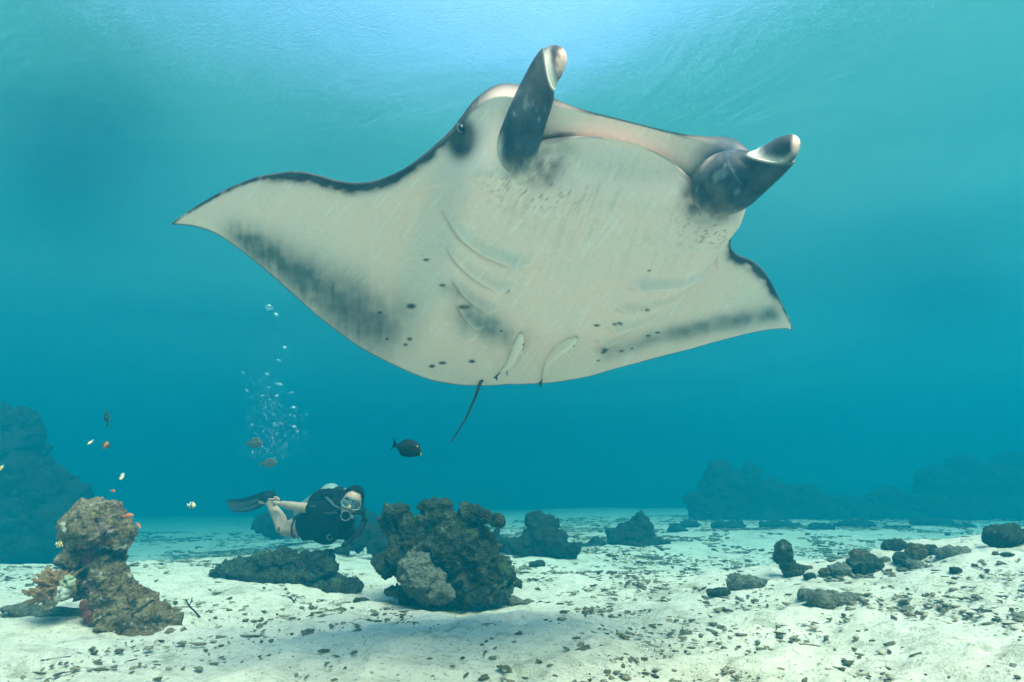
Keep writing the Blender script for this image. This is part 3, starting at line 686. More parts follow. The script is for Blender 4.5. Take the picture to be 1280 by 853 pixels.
# branching coral growing at the side of the mushroom rock
def build_coral():
    root_p = at_y(66, 738, 3.18)
    root = empty('branching_coral', root_p, label='brown branching coral growing out of the side of the mushroom-shaped rock', category='coral')
    t = NT('coral_skin'); c = t.obj(); n = t.noise(60, 4, .6, c); n2 = t.noise(12, 3, .6, c)
    col = t.ramp(n2, [(.3, (.16, .075, .03)), (.6, (.27, .145, .06)), (.8, (.40, .27, .14))]); t.bsdf(col, .8, t.bump(n, .6, .006), .15)
    M = t.m; meshes = []
    for k in range(7):
        r = random.Random(k); parts = []
        L = .085 + .02 * r.random()
        pth = catmull([(0, 0, 0), (.008 * r.uniform(-1, 1), .008 * r.uniform(-1, 1), L * .5), (.018 * r.uniform(-1, 1), .018 * r.uniform(-1, 1), L)], 8)
        parts.append(tube(pth, [.0125, .0125, .012, .0115, .011, .010, .0085, .005], 8))
        for j in range(2 + k % 3):
            i = r.randrange(2, 6); a = r.uniform(0, 6.28); l = .030 + .02 * r.random()
            d = np.array([math.cos(a) * .8, math.sin(a) * .8, .75]); q = [pth[i], pth[i] + d * l * .5, pth[i] + d * l + np.array([0, 0, .01])]
            parts.append(tube(catmull(q, 5), [.010, .0095, .009, .008, .0045], 7))
        V, F = join(parts); V = V + .002 * np.stack([fbm(V * 60, 2, 5 + q) for q in range(3)], 1)
        meshes.append(mesh_from('coral_branch', V, F))
    base = add('coral_base', mesh_from('coral_base', *ellipsoid((.02, .03, -.01), (.075, .06, .05), 16, 10)), M, root)
    for k in range(64):
        r = random.Random(100 + k)
        az = r.uniform(math.pi * .45, math.pi * 1.62); el = r.uniform(-.25, 1.25)
        d = Vector((math.cos(az) * math.cos(el), math.sin(az) * math.cos(el) * .8 - .15, math.sin(el))).normalized()
        o = add('branch', meshes[k % 7], M, root)
        st = Vector((.025, .02, -.005)) + Vector((d.x * .055, d.y * .045, d.z * .030 )) + Vector((r.uniform(-.02, .03), r.uniform(-.02, .02), r.uniform(-.025, .02)))
        q = d.to_track_quat('Z', 'Y'); o.rotation_mode = 'QUATERNION'; o.rotation_quaternion = q
        s = r.uniform(.55, .95); o.scale = (s, s, s); o.location = st
    # knobbly cluster coral where it meets the rock
    for i, (px, py, r_, col, lb) in enumerate([(76, 741, 10, (.42, .40, .33), 'pale knobbly coral beside the brown branching coral'), (62, 752, 8, (.34, .27, .16), 'tan knobbly coral under the brown branching coral'), (85, 728, 8, (.30, .31, .20), 'olive knobbly coral above the pale knobbly one')]):
        p = at_y(px, py, 3.15); s = 3.15 / FPX; parts = []
        rr = random.Random(i)
        for k in range(34):
            u = rr.uniform(-1, 1); a = rr.uniform(0, 6.28); q = math.sqrt(1 - u * u); k_ = rr.uniform(.22, .36) * r_ * s
            parts.append(ellipsoid(np.array([q * math.cos(a), q * math.sin(a) * .8, u * .8]) * r_ * s * .8, (k_, k_, k_ * 1.2), 8, 6))
        V, F = join(parts); V = V + .003 * np.stack([fbm(V * 50, 2, 5 + q) for q in range(3)], 1)
        add('knobbly_coral', mesh_from('knobbly_coral', V, F), plain('knobbly_%d' % i, col, .85, .15, .35, 50, .5), None, p, label=lb, category='coral')
build_coral()

# red encrusting sponges on the neck of the mushroom rock
def build_sponge():
    m = plain('red_sponge', (.13, .028, .018), .7, .2, .4, 60, .5)
    rock = [o for o in bpy.data.objects if o.name.startswith('coral_rock') and 'mushroom' in o.get('label', '')][0]
    dg = bpy.context.evaluated_depsgraph_get()
    from mathutils.bvhtree import BVHTree
    me = rock.data; bvh = BVHTree.FromPolygons([v.co + rock.location for v in me.vertices], [p.vertices[:] for p in me.polygons])
    for lb, pts in (('red sponge crust under the round head of the mushroom-shaped rock', [(103, 691, 6), (109, 697, 6), (114, 692, 4)]), ('dark red sponge strip down the side of the mushroom-shaped rock', [(106, 757, 5), (108, 764, 6), (110, 771, 5)])):
        parts = []; prev = None
        for px, py, r_ in pts:
            d = Vector(ray(px, py)).normalized(); h = bvh.ray_cast(Vector(CAM), d)
            p = np.array(h[0]) if h[0] is not None else np.array(Vector(CAM) + d * prev[1])
            if prev is not None and np.linalg.norm(p - prev[0]) > .06: p = np.array(Vector(CAM) + d * prev[1])
            prev = (p, float(np.linalg.norm(p - CAM))); s = prev[1] / FPX
            parts.append(ellipsoid(p, (r_ * s, .016, r_ * s * 1.1), 12, 8))
        V, F = join(parts); c = V.mean(0); me2 = remesh(V - c, F, .005, 2)
        P = verts(me2); P = P + normals(me2) * (.006 * fbm((P + c) * 45, 3, 5))[:, None]; me2.vertices.foreach_set('co', P.astype(np.float32).ravel()); me2.update()
        add('sponge', me2, m, None, c, label=lb, category='sponge')
build_sponge()

# ------------------------------------------------------------------ loose rubble on the sand
def build_rubble():
    kinds = []
    for k in range(14):
        r = np.random.default_rng(900 + k)
        bm = bmesh.new(); bmesh.ops.create_icosphere(bm, subdivisions=3, radius=1)
        me = bpy.data.meshes.new('rubble_lump'); bm.to_mesh(me); bm.free()
        P = verts(me); sc_ = r.uniform(.5, 1.25, 3); sc_[2] = r.uniform(.28, .55)
        if k % 3 == 0: sc_[0] *= 1.7
        if k % 2: sc_ = np.array([r.uniform(1.1, 1.5), r.uniform(.5, .8), r.uniform(.4, .6)])
        P = P * (1 + .50 * fbm(P * 1.4 + k * 9, 3, k) + .30 * fbm(P * 3.5 + k * 5, 3, k + 3, .6))[:, None] * sc_
        me.vertices.foreach_set('co', P.astype(np.float32).ravel()); me.polygons.foreach_set('use_smooth', np.ones(len(me.polygons), bool)); me.update(); kinds.append(me)
    mats = [rock_material('rubble_a', [(.10, .075, .04), (.20, .155, .09), (.32, .27, .18), (.50, .44, .33), (.40, .36, .24), (.05, .035, .02)], 1.0, .1, .6),
            rock_material('rubble_b', [(.10, .075, .045), (.19, .15, .085), (.29, .24, .15), (.46, .39, .28), (.36, .31, .20), (.05, .036, .022)], 1.0, .1, .6),
            rock_material('rubble_c', [(.20, .16, .10), (.30, .25, .17), (.42, .37, .28), (.55, .50, .41), (.45, .41, .31), (.08, .06, .04)], 1.0, .1, .6)]
    for i, me in enumerate(kinds): me.materials.append(mats[i % 3])
    r = random.Random(5); n = 0; placed = []
    def clump(px, py):
        return float(fbm(np.array([[px / 70., py / 26., 3.3]]), 3, 77)[0])
    tries = 0
    while n < 140 and tries < 20000:
        tries += 1
        px = r.uniform(-10, 1290); py = 728 + 125 * r.random() ** .8
        if px < 250 and py < 812: continue
        if 455 < px < 660 and py < 757: continue
        if 880 < px < 1280 and py < 745: continue
        if clump(px, py) < r.uniform(-.5, .5): continue
        g = gpt(px, py)
        if any((g[0] - q[0]) ** 2 + (g[1] - q[1]) ** 2 < .004 for q in placed): continue
        placed.append(g)
        s = (r.uniform(4.0, 6.5) + 10 * r.random() ** 6) * g[1] / FPX * .50
        s = min(s, .034)
        o = add('coral_fragment', kinds[r.randrange(14)], None, None, (g[0], g[1], float(ground(g[0], g[1])) + s * .02),
                label='small loose lump of broken coral lying on open white sand', category='coral fragment', group='loose coral rubble on the sand')
        o.rotation_euler = (r.uniform(-.4, .4), r.uniform(-.4, .4), r.uniform(0, 6.28)); o.scale = (s, s, s)
        n += 1
    crest = [(885, 750), (940, 738), (1000, 728), (1050, 722), (1100, 712), (1150, 704), (1200, 700), (1275, 690)]
    for k in range(70):
        u = r.random() * (len(crest) - 1.001); i = int(u); f = u - i
        px = crest[i][0] * (1 - f) + crest[i + 1][0] * f + r.uniform(-12, 12); py = crest[i][1] * (1 - f) + crest[i + 1][1] * f + r.uniform(-3, 16)
        g = gpt(px, py); s = (r.uniform(3, 6) + 4 * r.random() ** 3) * g[1] / FPX * .55
        o = add('coral_fragment', kinds[r.randrange(14)], None, None, (g[0], g[1], float(ground(g[0], g[1])) + s * .05),
                label='broken coral piece among the stones along the sand bank crest', category='coral fragment', group='coral pieces along the bank crest')
        o.rotation_euler = (r.uniform(-.4, .4), r.uniform(-.4, .4), r.uniform(0, 6.28)); o.scale = (s, s, s)
    # the uncountable rest: one mesh
    base = []
    for k in range(6):
        bm = bmesh.new(); bmesh.ops.create_icosphere(bm, subdivisions=1, radius=1); P = np.array([v.co[:] for v in bm.verts]); F = [tuple(v.index for v in f.verts) for f in bm.faces]; bm.free()
        q = np.random.default_rng(k); P = P * (1 + .55 * q.uniform(-1, 1, (len(P), 1))) * q.uniform(.6, 1.4, 3) * ([1, 1, .5] if k % 2 else [1.35, .7, .5]); base.append((P, np.array(F)))
    q = np.random.default_rng(3); Vs, Fs, Cs, nv = [], [], [], 0
    N = 95000
    PX = np.column_stack([q.uniform(-6, 7, N), 1.1 + 10.3 * q.random(N) ** 1.7])
    keep = np.abs(PX[:, 0]) < PX[:, 1] * .98 + .4
    PX = PX[keep]
    # the sand further out is thicker strewn
    FX = np.column_stack([q.uniform(-14, 16, 40000), 5.5 + 12 * q.random(40000) ** .8]); PX = np.concatenate([PX, FX])
    cl = fbm(np.column_stack([PX * 1.3, np.zeros(len(PX))]), 4, 78) + .5 * fbm(np.column_stack([PX * 5, np.zeros(len(PX))]), 2, 79)
    keep = cl > q.uniform(-.55, .75, len(PX)); PX = PX[keep]
    Z = ground(PX[:, 0], PX[:, 1])
    for (x, y), z in zip(PX, Z):
        P, F = base[q.integers(6)]; s = (.0030 + .015 * q.random() ** 3.5) * (1 + .20 * max(0, y - 3))
        a = q.uniform(0, 6.28); ca, sa = math.cos(a), math.sin(a); st = q.uniform(.7, 1.8)
        W = P * s * [st, 1, .8]; W = np.column_stack([W[:, 0] * ca - W[:, 1] * sa + x, W[:, 0] * sa + W[:, 1] * ca + y, W[:, 2] + z + s * .15])
        Vs.append(W); Fs.append(F + nv); nv += len(W)
        c = np.array([(.11, .09, .05), (.22, .17, .10), (.16, .15, .09), (.42, .35, .26), (.08, .065, .04), (.28, .23, .15)][q.integers(6)]) * q.uniform(.7, 1.3)
        Cs.append(np.tile(c, (len(W), 1)))
    V = np.concatenate(Vs); F = np.concatenate(Fs); me = mesh_from('rubble_litter', V, F); set_color(me, np.concatenate(Cs))
    t = NT('rubble_litter'); t.bsdf(t.attr(), .9, t.bump(t.noise(150, 3, .6, t.pos()), .5, .005), .1)
    add('rubble_litter', me, t.m, kind='stuff', label='fine litter of broken coral bits scattered over the sand')
    # thin dead twigs
    tw = plain('dead_twig', (.035, .028, .02), .8, .15, .3)
    for i, (pts, lb) in enumerate([([(232, 749), (236, 757), (243, 764), (250, 772)], 'thin black dead twig on sand beside the mushroom-shaped rock'),
                      ([(363, 746), (367, 752), (370, 757)], 'short dark twig sticking out of sand below the low flat rock'),
                      ([(240, 757), (246, 761), (252, 771)], 'bent black twig on sand right by the other twig')][:2]):
        P = [gpt(*p) for p in pts]; P = np.array(P); P = np.array([P[0] * 0 + at_y(p[0], p[1], P[-1][1] - .02) for p in pts]); c = P[-1].copy(); P = P - c
        V, F = tube(catmull(P, 12), np.linspace(.004, .006, 12), 8)
        V2, F2 = tube(catmull([P[1], P[1] + [.02, -.02, .02], P[1] + [.03, -.03, .05]], 6), [.004, .004, .0035, .003, .003, .002], 6)
        V, F = join([(V, F), (V2, F2)])
        add('dead_twig', mesh_from('dead_twig', V, F), tw, None, c, label=lb, category='twig')
build_rubble()

# ------------------------------------------------------------------ fish
def fish_mesh(prof, tail, colour, thick=.16, dors=None, anal=None, seed=0, pect=True):
    """fish of length 1 along +x (nose at x=.5). prof: [(x, ytop, ybottom)] side outline; tail: outline points (x, z)"""
    prof = np.array(prof); n = 26; xs = np.linspace(prof[0, 0], prof[-1, 0], n)
    c = catmull(prof, 200); top = np.interp(xs, c[:, 0], c[:, 1]); bot = np.interp(xs, c[:, 0], c[:, 2])
    seg = 18; V = []; a = np.arange(seg) / seg * 2 * math.pi
    for x, t_, b_ in zip(xs, top, bot):
        h = (t_ - b_) / 2; m = (t_ + b_) / 2; w = thick * (h / .2) ** .7 * (.5 if h < .02 else 1) * .5
        V.append(np.column_stack([np.full(seg, x), w * np.cos(a) * (1 - .25 * np.abs(np.sin(a)) ** 3), m + h * np.sin(a)]))
    V = np.concatenate(V); F = [(i * seg + k, i * seg + (k + 1) % seg, (i + 1) * seg + (k + 1) % seg, (i + 1) * seg + k) for i in range(n - 1) for k in range(seg)]
    F += [tuple(range(seg - 1, -1, -1)), tuple((n - 1) * seg + k for k in range(seg))]
    parts = [(V, F)]
    def plate(pts, th=.010):
        p = np.array(pts); m = len(p); P = np.concatenate([np.column_stack([p[:, 0], np.full(m, s * th / 2), p[:, 1]]) for s in (1, -1)])
        parts.append((P, [tuple(range(m)), tuple(range(2 * m - 1, m - 1, -1))] + [(i, i + m, (i + 1) % m + m, (i + 1) % m) for i in range(m)]))
    plate(tail)
    if dors: plate(dors)
    if anal: plate(anal)
    if pect:
        for s in (1, -1):
            P = np.array([(.20, s * .07, -.02), (.05, s * .16, .02), (.03, s * .16, -.07), (.14, s * .08, -.08)]); Q = P + [0, s * .012, 0]
            parts.append((np.concatenate([P, Q]), [(0, 1, 2, 3), (7, 6, 5, 4), (0, 4, 5, 1), (1, 5, 6, 2), (2, 6, 7, 3), (3, 7, 4, 0)]))
    V, F = join(parts); me = mesh_from('fish_body', V, F)
    set_color(me, np.clip(colour(V) * (1 + .12 * fbm(V * 14, 3, seed))[:, None], 0, 1)); return me
t_ = NT('fish_scales'); t_.bsdf(t_.attr(), .6, t_.bump(t_.noise(55, 3, .6, t_.obj()), .15, .01), .1); M_FISH = t_.m
M_EYE = plain('fish_eye', (.008, .008, .010), .15, .6); M_IRIS = plain('fish_iris', (.55, .50, .38), .3, .4)
def place_fish(name, me, p, L, right, up, label, category='fish', eye=(.33, .05, .05), er=.028, group=None):
    f = Vector(right).normalized(); u = Vector(up); u = (u - f * u.dot(f)).normalized(); s = u.cross(f)
    root = empty(name, label=label, category=category)
    if group: root['group'] = group
    root.matrix_world = Matrix(((f.x * L, s.x * L, u.x * L, p[0]), (f.y * L, s.y * L, u.y * L, p[1]), (f.z * L, s.z * L, u.z * L, p[2]), (0, 0, 0, 1)))
    add('body', me, M_FISH, root)
    for sd in (1, -1):
        e = add('eye', mesh_from('eye', *ellipsoid((0, 0, 0), (er, er * .6, er), 12, 8)), M_IRIS, root, (eye[0], sd * eye[1], eye[2]))
        add('pupil', mesh_from('pupil', *ellipsoid((0, sd * er * .32, 0), (er * .6, er * .45, er * .6), 10, 6)), M_EYE, e)
    return root
def lerp_cols(x, stops):
    x = np.asarray(x); return np.stack([np.interp(x, [s[0] for s in stops], [s[1][k] for s in stops]) for k in range(3)], 1)
def build_fish():
    # damselfish: white with a slanted black bar, yellow face
    P_D = [(-.32, .035, -.035), (-.22, .11, -.11), (-.05, .24, -.23), (.12, .28, -.25), (.30, .21, -.18), (.42, .10, -.09), (.49, .02, -.03)]
    tl = [(-.30, .04), (-.50, .17), (-.42, 0), (-.50, -.17), (-.30, -.04)]
    dor = [(.22, .25), (.05, .36), (-.12, .34), (-.22, .22), (-.20, .09), (.0, .2)]; ana = [(.05, -.22), (-.10, -.36), (-.20, -.26), (-.20, -.09)]
    def col_d(V):
        x = V[:, 0] + .18 * V[:, 2]
        c = lerp_cols(x, [(-.5, (.75, .76, .74)), (-.1, (.80, .79, .74)), (.02, (.78, .75, .66)), (.05, (.012, .012, .014)), (.15, (.012, .012, .014)), (.18, (.72, .60, .34)), (.5, (.70, .52, .28))])
        e = np.abs(V[:, 2]) > .27; c[e & (x < .2)] = (.015, .015, .018); return c
    dam = fish_mesh(P_D, tl, col_d, .20, dor, ana, 3)
    def col_y(V):
        x = V[:, 0]
        return lerp_cols(x, [(-.5, (.75, .75, .70)), (-.30, (.76, .72, .6)), (-.24, (.70, .45, .12)), (-.02, (.74, .50, .15)), (.0, (.02, .015, .012)), (.10, (.02, .015, .012)), (.13, (.72, .48, .14)), (.27, (.70, .45, .14)), (.29, (.03, .02, .015)), (.37, (.03, .02, .015)), (.40, (.55, .42, .22)), (.5, (.5, .4, .25))])
    yel = fish_mesh(P_D, tl, col_y, .20, dor, ana, 4)
    P_A = [(-.34, .03, -.03), (-.2, .09, -.09), (0, .15, -.14), (.2, .15, -.14), (.38, .09, -.09), (.5, .015, -.03)]
    tA = [(-.32, .035), (-.50, .16), (-.43, 0), (-.50, -.15), (-.32, -.035)]
    dA = [(.25, .12), (.1, .20), (-.15, .17), (-.24, .06)]; aA = [(0, -.13), (-.12, -.19), (-.22, -.07)]
    ora = fish_mesh(P_A, tA, lambda V: lerp_cols(V[:, 0] + .3 * V[:, 2], [(-.5, (.62, .17, .04)), (.2, (.60, .15, .05)), (.5, (.50, .20, .16))]), .15, dA, aA, 5)
    mar = fish_mesh(P_D, tl, lambda V: lerp_cols(V[:, 0], [(-.5, (.07, .02, .02)), (-.2, (.12, .04, .02)), (.0, (.42, .22, .05)), (.2, (.25, .09, .03)), (.3, (.10, .02, .03)), (.5, (.08, .015, .03))]), .18, dor, ana, 6)
    P_S = [(-.33, .03, -.03), (-.22, .10, -.12), (-.05, .21, -.24), (.15, .25, -.25), (.32, .21, -.19), (.43, .07, -.14), (.5, -.07, -.12)]
    tS = [(-.31, .035), (-.50, .20), (-.46, .19), (-.41, .0), (-.47, -.17), (-.50, -.20), (-.31, -.035)]
    dS = [(.28, .22), (.15, .27), (-.1, .24), (-.26, .09), (-.1, .16)]; aS = [(.1, -.24), (-.08, -.26), (-.25, -.10), (-.1, -.18)]
    def col_s(V):
        c = lerp_cols(V[:, 0], [(-.5, (.004, .005, .007)), (.3, (.006, .007, .006)), (.47, (.008, .008, .006)), (.485, (.45, .50, .10)), (.5, (.5, .55, .12))]); return c
    srg = fish_mesh(P_S, tS, col_s, .17, dS, aS, 7)
    gry = fish_mesh(P_S, tS, lambda V: lerp_cols(V[:, 2], [(-.25, (.14, .13, .09)), (.0, (.085, .08, .06)), (.25, (.05, .05, .04))]), .16, dS, aS, 8)
    P_L = [(-.36, .025, -.025), (-.2, .06, -.06), (0, .10, -.11), (.2, .11, -.11), (.38, .07, -.07), (.5, .01, -.02)]
    lon = fish_mesh(P_L, tA, lambda V: lerp_cols(V[:, 2], [(-.12, (.10, .10, .09)), (.1, (.03, .032, .035))]), .12, dA, aA, 9)
    def put(name, me, px, py, Y, lpx, ang, yaw, label, **k):
        """ang: degrees nose up(+)/down(-) in the picture plane, yaw: degrees turned away from side view (+ towards the camera)"""
        p = at_y(px, py, Y); w = float((p - CAM) @ FW); L = lpx * w / FPX / max(.25, math.cos(math.radians(yaw)))
        a, y = math.radians(ang), math.radians(yaw)
        r = Vector((math.cos(a) * math.cos(y), -math.sin(y), math.sin(a) * math.cos(y)))
        u = Vector((-math.sin(a), 0, math.cos(a)))
        return place_fish(name, me, p, L, r, u, label, **k)
    E = dict(eye=(.36, .055, .06), er=.035)
    put('surgeonfish', srg, 508, 560, 3.7, 42, -14, 8, 'black surgeonfish with yellow lips swimming below the manta tail', eye=(.33, .062, .11), er=.026)
    put('surgeonfish', gry, 317, 554, 5.9, 25, 0, 10, 'hazy grey-brown fish at the top of the pair under the bubbles', eye=(.33, .062, .08), er=.026)
    put('surgeonfish', gry, 335, 579, 5.6, 23, 6, -8, 'hazy grey-brown fish right above the diver, lower of the pair', eye=(.33, .062, .08), er=.026)
    put('damselfish', dam, 152, 596, 3.1, 10, -52, 42, 'white damselfish with black bar above the round head of rock', **E)
    put('damselfish', dam, 239, 632, 3.5, 14, -4, 18, 'white damselfish with black bar swimming alone over open sand', **E)
    put('damselfish', dam, 113, 553, 3.4, 7, -60, 55, 'tiny black and white damselfish beside the maroon fish', **E)
    put('damselfish', yel, 74, 681, 3.05, 13, -16, 12, 'yellow damselfish with two black bars beside the rock knob', **E)
    put('damselfish', yel, 0, 586, 3.0, 9, -75, 40, 'yellow damselfish in front of the tall dark reef wall', **E)
    put('wrasse', mar, 132, 557, 3.3, 14, -18, 10, 'maroon fish with an orange flank above the mushroom-shaped rock', eye=(.34, .05, .05), er=.03)
    put('anthias', ora, 160, 645, 3.2, 17, 6, 10, 'orange fish gliding level, largest of the orange ones by the rock', eye=(.36, .05, .03), er=.03)
    put('anthias', ora, 173, 657, 3.2, 11, -38, 15, 'dark orange fish nosing down beside the rock head', eye=(.36, .05, .03), er=.03)
    put('anthias', ora, 157, 639, 3.6, 6, 20, 35, 'tiny orange fish just above the largest orange one', eye=(.36, .05, .03), er=.03)
    put('anthias', ora, 141, 614, 3.4, 9, -10, 20, 'small orange fish hovering between damselfish and rock head', eye=(.36, .05, .03), er=.03)
    put('wrasse', lon, 134, 523, 4.0, 20, 82, 30, 'slim dark grey fish hanging upright in open water', eye=(.38, .04, .03), er=.022)
    # remoras clinging below the manta
    from mathutils.bvhtree import BVHTree
    man = bpy.data.objects['manta_ray']; body = [c for c in man.children if c.name.startswith('body')][0]
    bpy.context.view_layer.update()
    mw = man.matrix_world; me = body.data
    bvh = BVHTree.FromPolygons([mw @ v.co for v in me.vertices], [p.vertices[:] for p in me.polygons])
    def remora(path, w_px, label):
        pts = []
        for i, (x, y, off) in enumerate(path):
            d = Vector(ray(x, y)).normalized(); h = bvh.ray_cast(Vector(CAM), d)
            dist = h[3] if h[0] is not None else pts_d
            pts_d = dist; pts.append(np.array(Vector(CAM) + d * (dist - off)))
        pts = np.array(pts); c = pts[0].copy(); n = 30
        P = catmull(pts - c, n); t = np.linspace(0, 1, n); s = pts_d / FPX
        r = w_px * s * np.interp(t, [0, .05, .15, .3, .5, .7, .85, 1], [.30, .62, .92, 1.0, .80, .42, .22, .16])
        V1, F1 = tube(P, r, 14, up=(0, -1, 0), flat=.72)
        parts = [(V1, F1)]
        d_img = (pts[-1] - pts[0]); d_img /= np.linalg.norm(d_img); view = c - CAM; view /= np.linalg.norm(view); side = np.cross(d_img, view); side /= np.linalg.norm(side)
        def fin(i, along, out, w, th=.003):
            b = P[i]; A = [b - d_img * w * .5, b + d_img * w * .5, b + d_img * (w * .5 + along * .9) + side * out, b + d_img * (along * .8) + side * out * .9]
            A = np.array(A); Q = A + view * th; parts.append((np.concatenate([A, Q]), [(0, 1, 2, 3), (7, 6, 5, 4), (0, 4, 5, 1), (1, 5, 6, 2), (2, 6, 7, 3), (3, 7, 4, 0)]))
        L = np.linalg.norm(pts[-1] - pts[0])
        for sg in (1, -1): fin(7, L * .06, sg * w_px * s * 2.3, L * .10); fin(19, L * .10, sg * w_px * s * 1.15, L * .14)
        tl_ = [P[-2], P[-1] + side * w_px * s * .75 + d_img * L * .12, P[-1] + d_img * L * .08, P[-1] - side * w_px * s * .75 + d_img * L * .12]
        A = np.array(tl_); Q = A + view * .003; parts.append((np.concatenate([A, Q]), [(0, 1, 2, 3), (7, 6, 5, 4), (0, 4, 5, 1), (1, 5, 6, 2), (2, 6, 7, 3), (3, 7, 4, 0)]))
        V, F = join(parts); m = mesh_from('remora_body', V, F)
        back = np.zeros(len(V), bool); back[:n * 14] = ((V[:n * 14] - np.repeat(P, 14, axis=0)) @ view) > .15 * np.repeat(r, 14)
        C = np.tile(np.array([.95, .76, .66]), (len(V), 1)); C[back] = (.14, .13, .11)
        tt = ((V @ d_img) / L); k = sstep(.86, .98, tt)[:, None]; C = C * (1 - k) + np.array([.06, .07, .07]) * k
        set_color(m, C)
        root = empty('remora', c, label=label, category='fish'); add('body', m, M_FISH, root)
        # eye beside the head
        add('eye', mesh_from('eye', *ellipsoid(P[4] + side * r[4] * .82 - view * r[4] * .25, (.006, .006, .006), 10, 8)), M_EYE, root)
    remora([(652, 418, .03), (648, 432, .035), (642, 446, .035), (635, 458, .03), (627, 465, .025), (621, 470, .02)], 5.4, 'slender pale remora with curved tail clinging under the manta by its tail')
    remora([(721, 423, .03), (708, 431, .04), (695, 441, .04), (685, 453, .035), (680, 466, .03), (677, 478, .03)], 6.4, 'stouter pale remora with dark-edged mouth under the rear of the manta')
build_fish()

# ------------------------------------------------------------------ bubbles above the diver
def build_bubbles():
    t = NT('air_bubble'); lw = t.n('ShaderNodeLayerWeight'); lw.inputs[0].default_value = .35
    tr = t.n('ShaderNodeBsdfTransparent'); gl = t.n('ShaderNodeBsdfGlossy'); gl.inputs['Roughness'].default_value = .08; gl.inputs['Color'].default_value = (.95, .97, 1, 1)
    ms = t.n('ShaderNodeMixShader'); f = t.ramp(lw.outputs['Facing'], [(0, .10), (1, .65)]); t.l(f, ms.inputs[0]); t.l(tr.outputs[0], ms.inputs[1]); t.l(gl.outputs[0], ms.inputs[2]); t.l(ms.outputs[0], t.out.inputs[0])
    M = t.m; r = random.Random(9)
    V, F = ellipsoid((0, 0, 0), (1, 1, .62), 16, 10); V = V.copy(); lo = V[:, 2] < 0; V[lo, 2] *= .35; cap = mesh_from('bubble', V, F)
    for x, y, w in [(336, 385, 6), (345, 394, 4.5), (356, 435, 4.5), (348.5, 451, 3.4), (349, 481, 4.6), (334, 468, 3), (328, 495, 2.8), (336, 485, 2.3), (365, 491, 2.7), (367, 510, 4.2), (304, 466, 2), (309, 489, 2), (368, 534, 3.6), (371, 539, 2.4), (368, 520, 2), (346, 495, 2.6), (337, 500, 2.2), (331, 519, 2.3), (343, 530, 2.2), (352, 530, 2.4), (315, 531, 2)]:
        p = at_y(x, y, 5.1 + r.uniform(-.2, .2)); s = w * 5.1 / FPX * .95
        o = add('air_bubble', cap, M, None, p, label='dome-shaped air bubble rising above the diver', category='bubble', group='larger bubbles rising above the diver')
        o.scale = (s, s, s); o.rotation_euler = (r.uniform(-.25, .25), r.uniform(-.3, .3), r.uniform(0, 6))
    q = np.random.default_rng(4); Vs, Fs, nv = [], [], 0
    bm = bmesh.new(); bmesh.ops.create_icosphere(bm, subdivisions=2, radius=1); P = np.array([v.co[:] for v in bm.verts]); Fb = np.array([[v.index for v in f.verts] for f in bm.faces]); bm.free()
    for k in range(1000):
        ty = q.random() ** .6; y = 415 + 160 * ty; cx = 338 + 8 * math.sin(y * .05); sp = 10 + 14 * np.interp(y, [415, 500, 560, 580], [.5, 1, 1.2, .5])
        x = cx + q.normal() * sp * .75
        c = at_y(x, y, 5.1 + .15 * q.normal()); s = .0018 + .0042 * q.random() ** 3
        Vs.append(P * s * [1, 1, .8] + c); Fs.append(Fb + nv); nv += len(P)
    add('bubble_plume', mesh_from('bubble_plume', np.concatenate(Vs), np.concatenate(Fs)), M, kind='stuff', label='plume of tiny air bubbles rising from the diver')
build_bubbles()

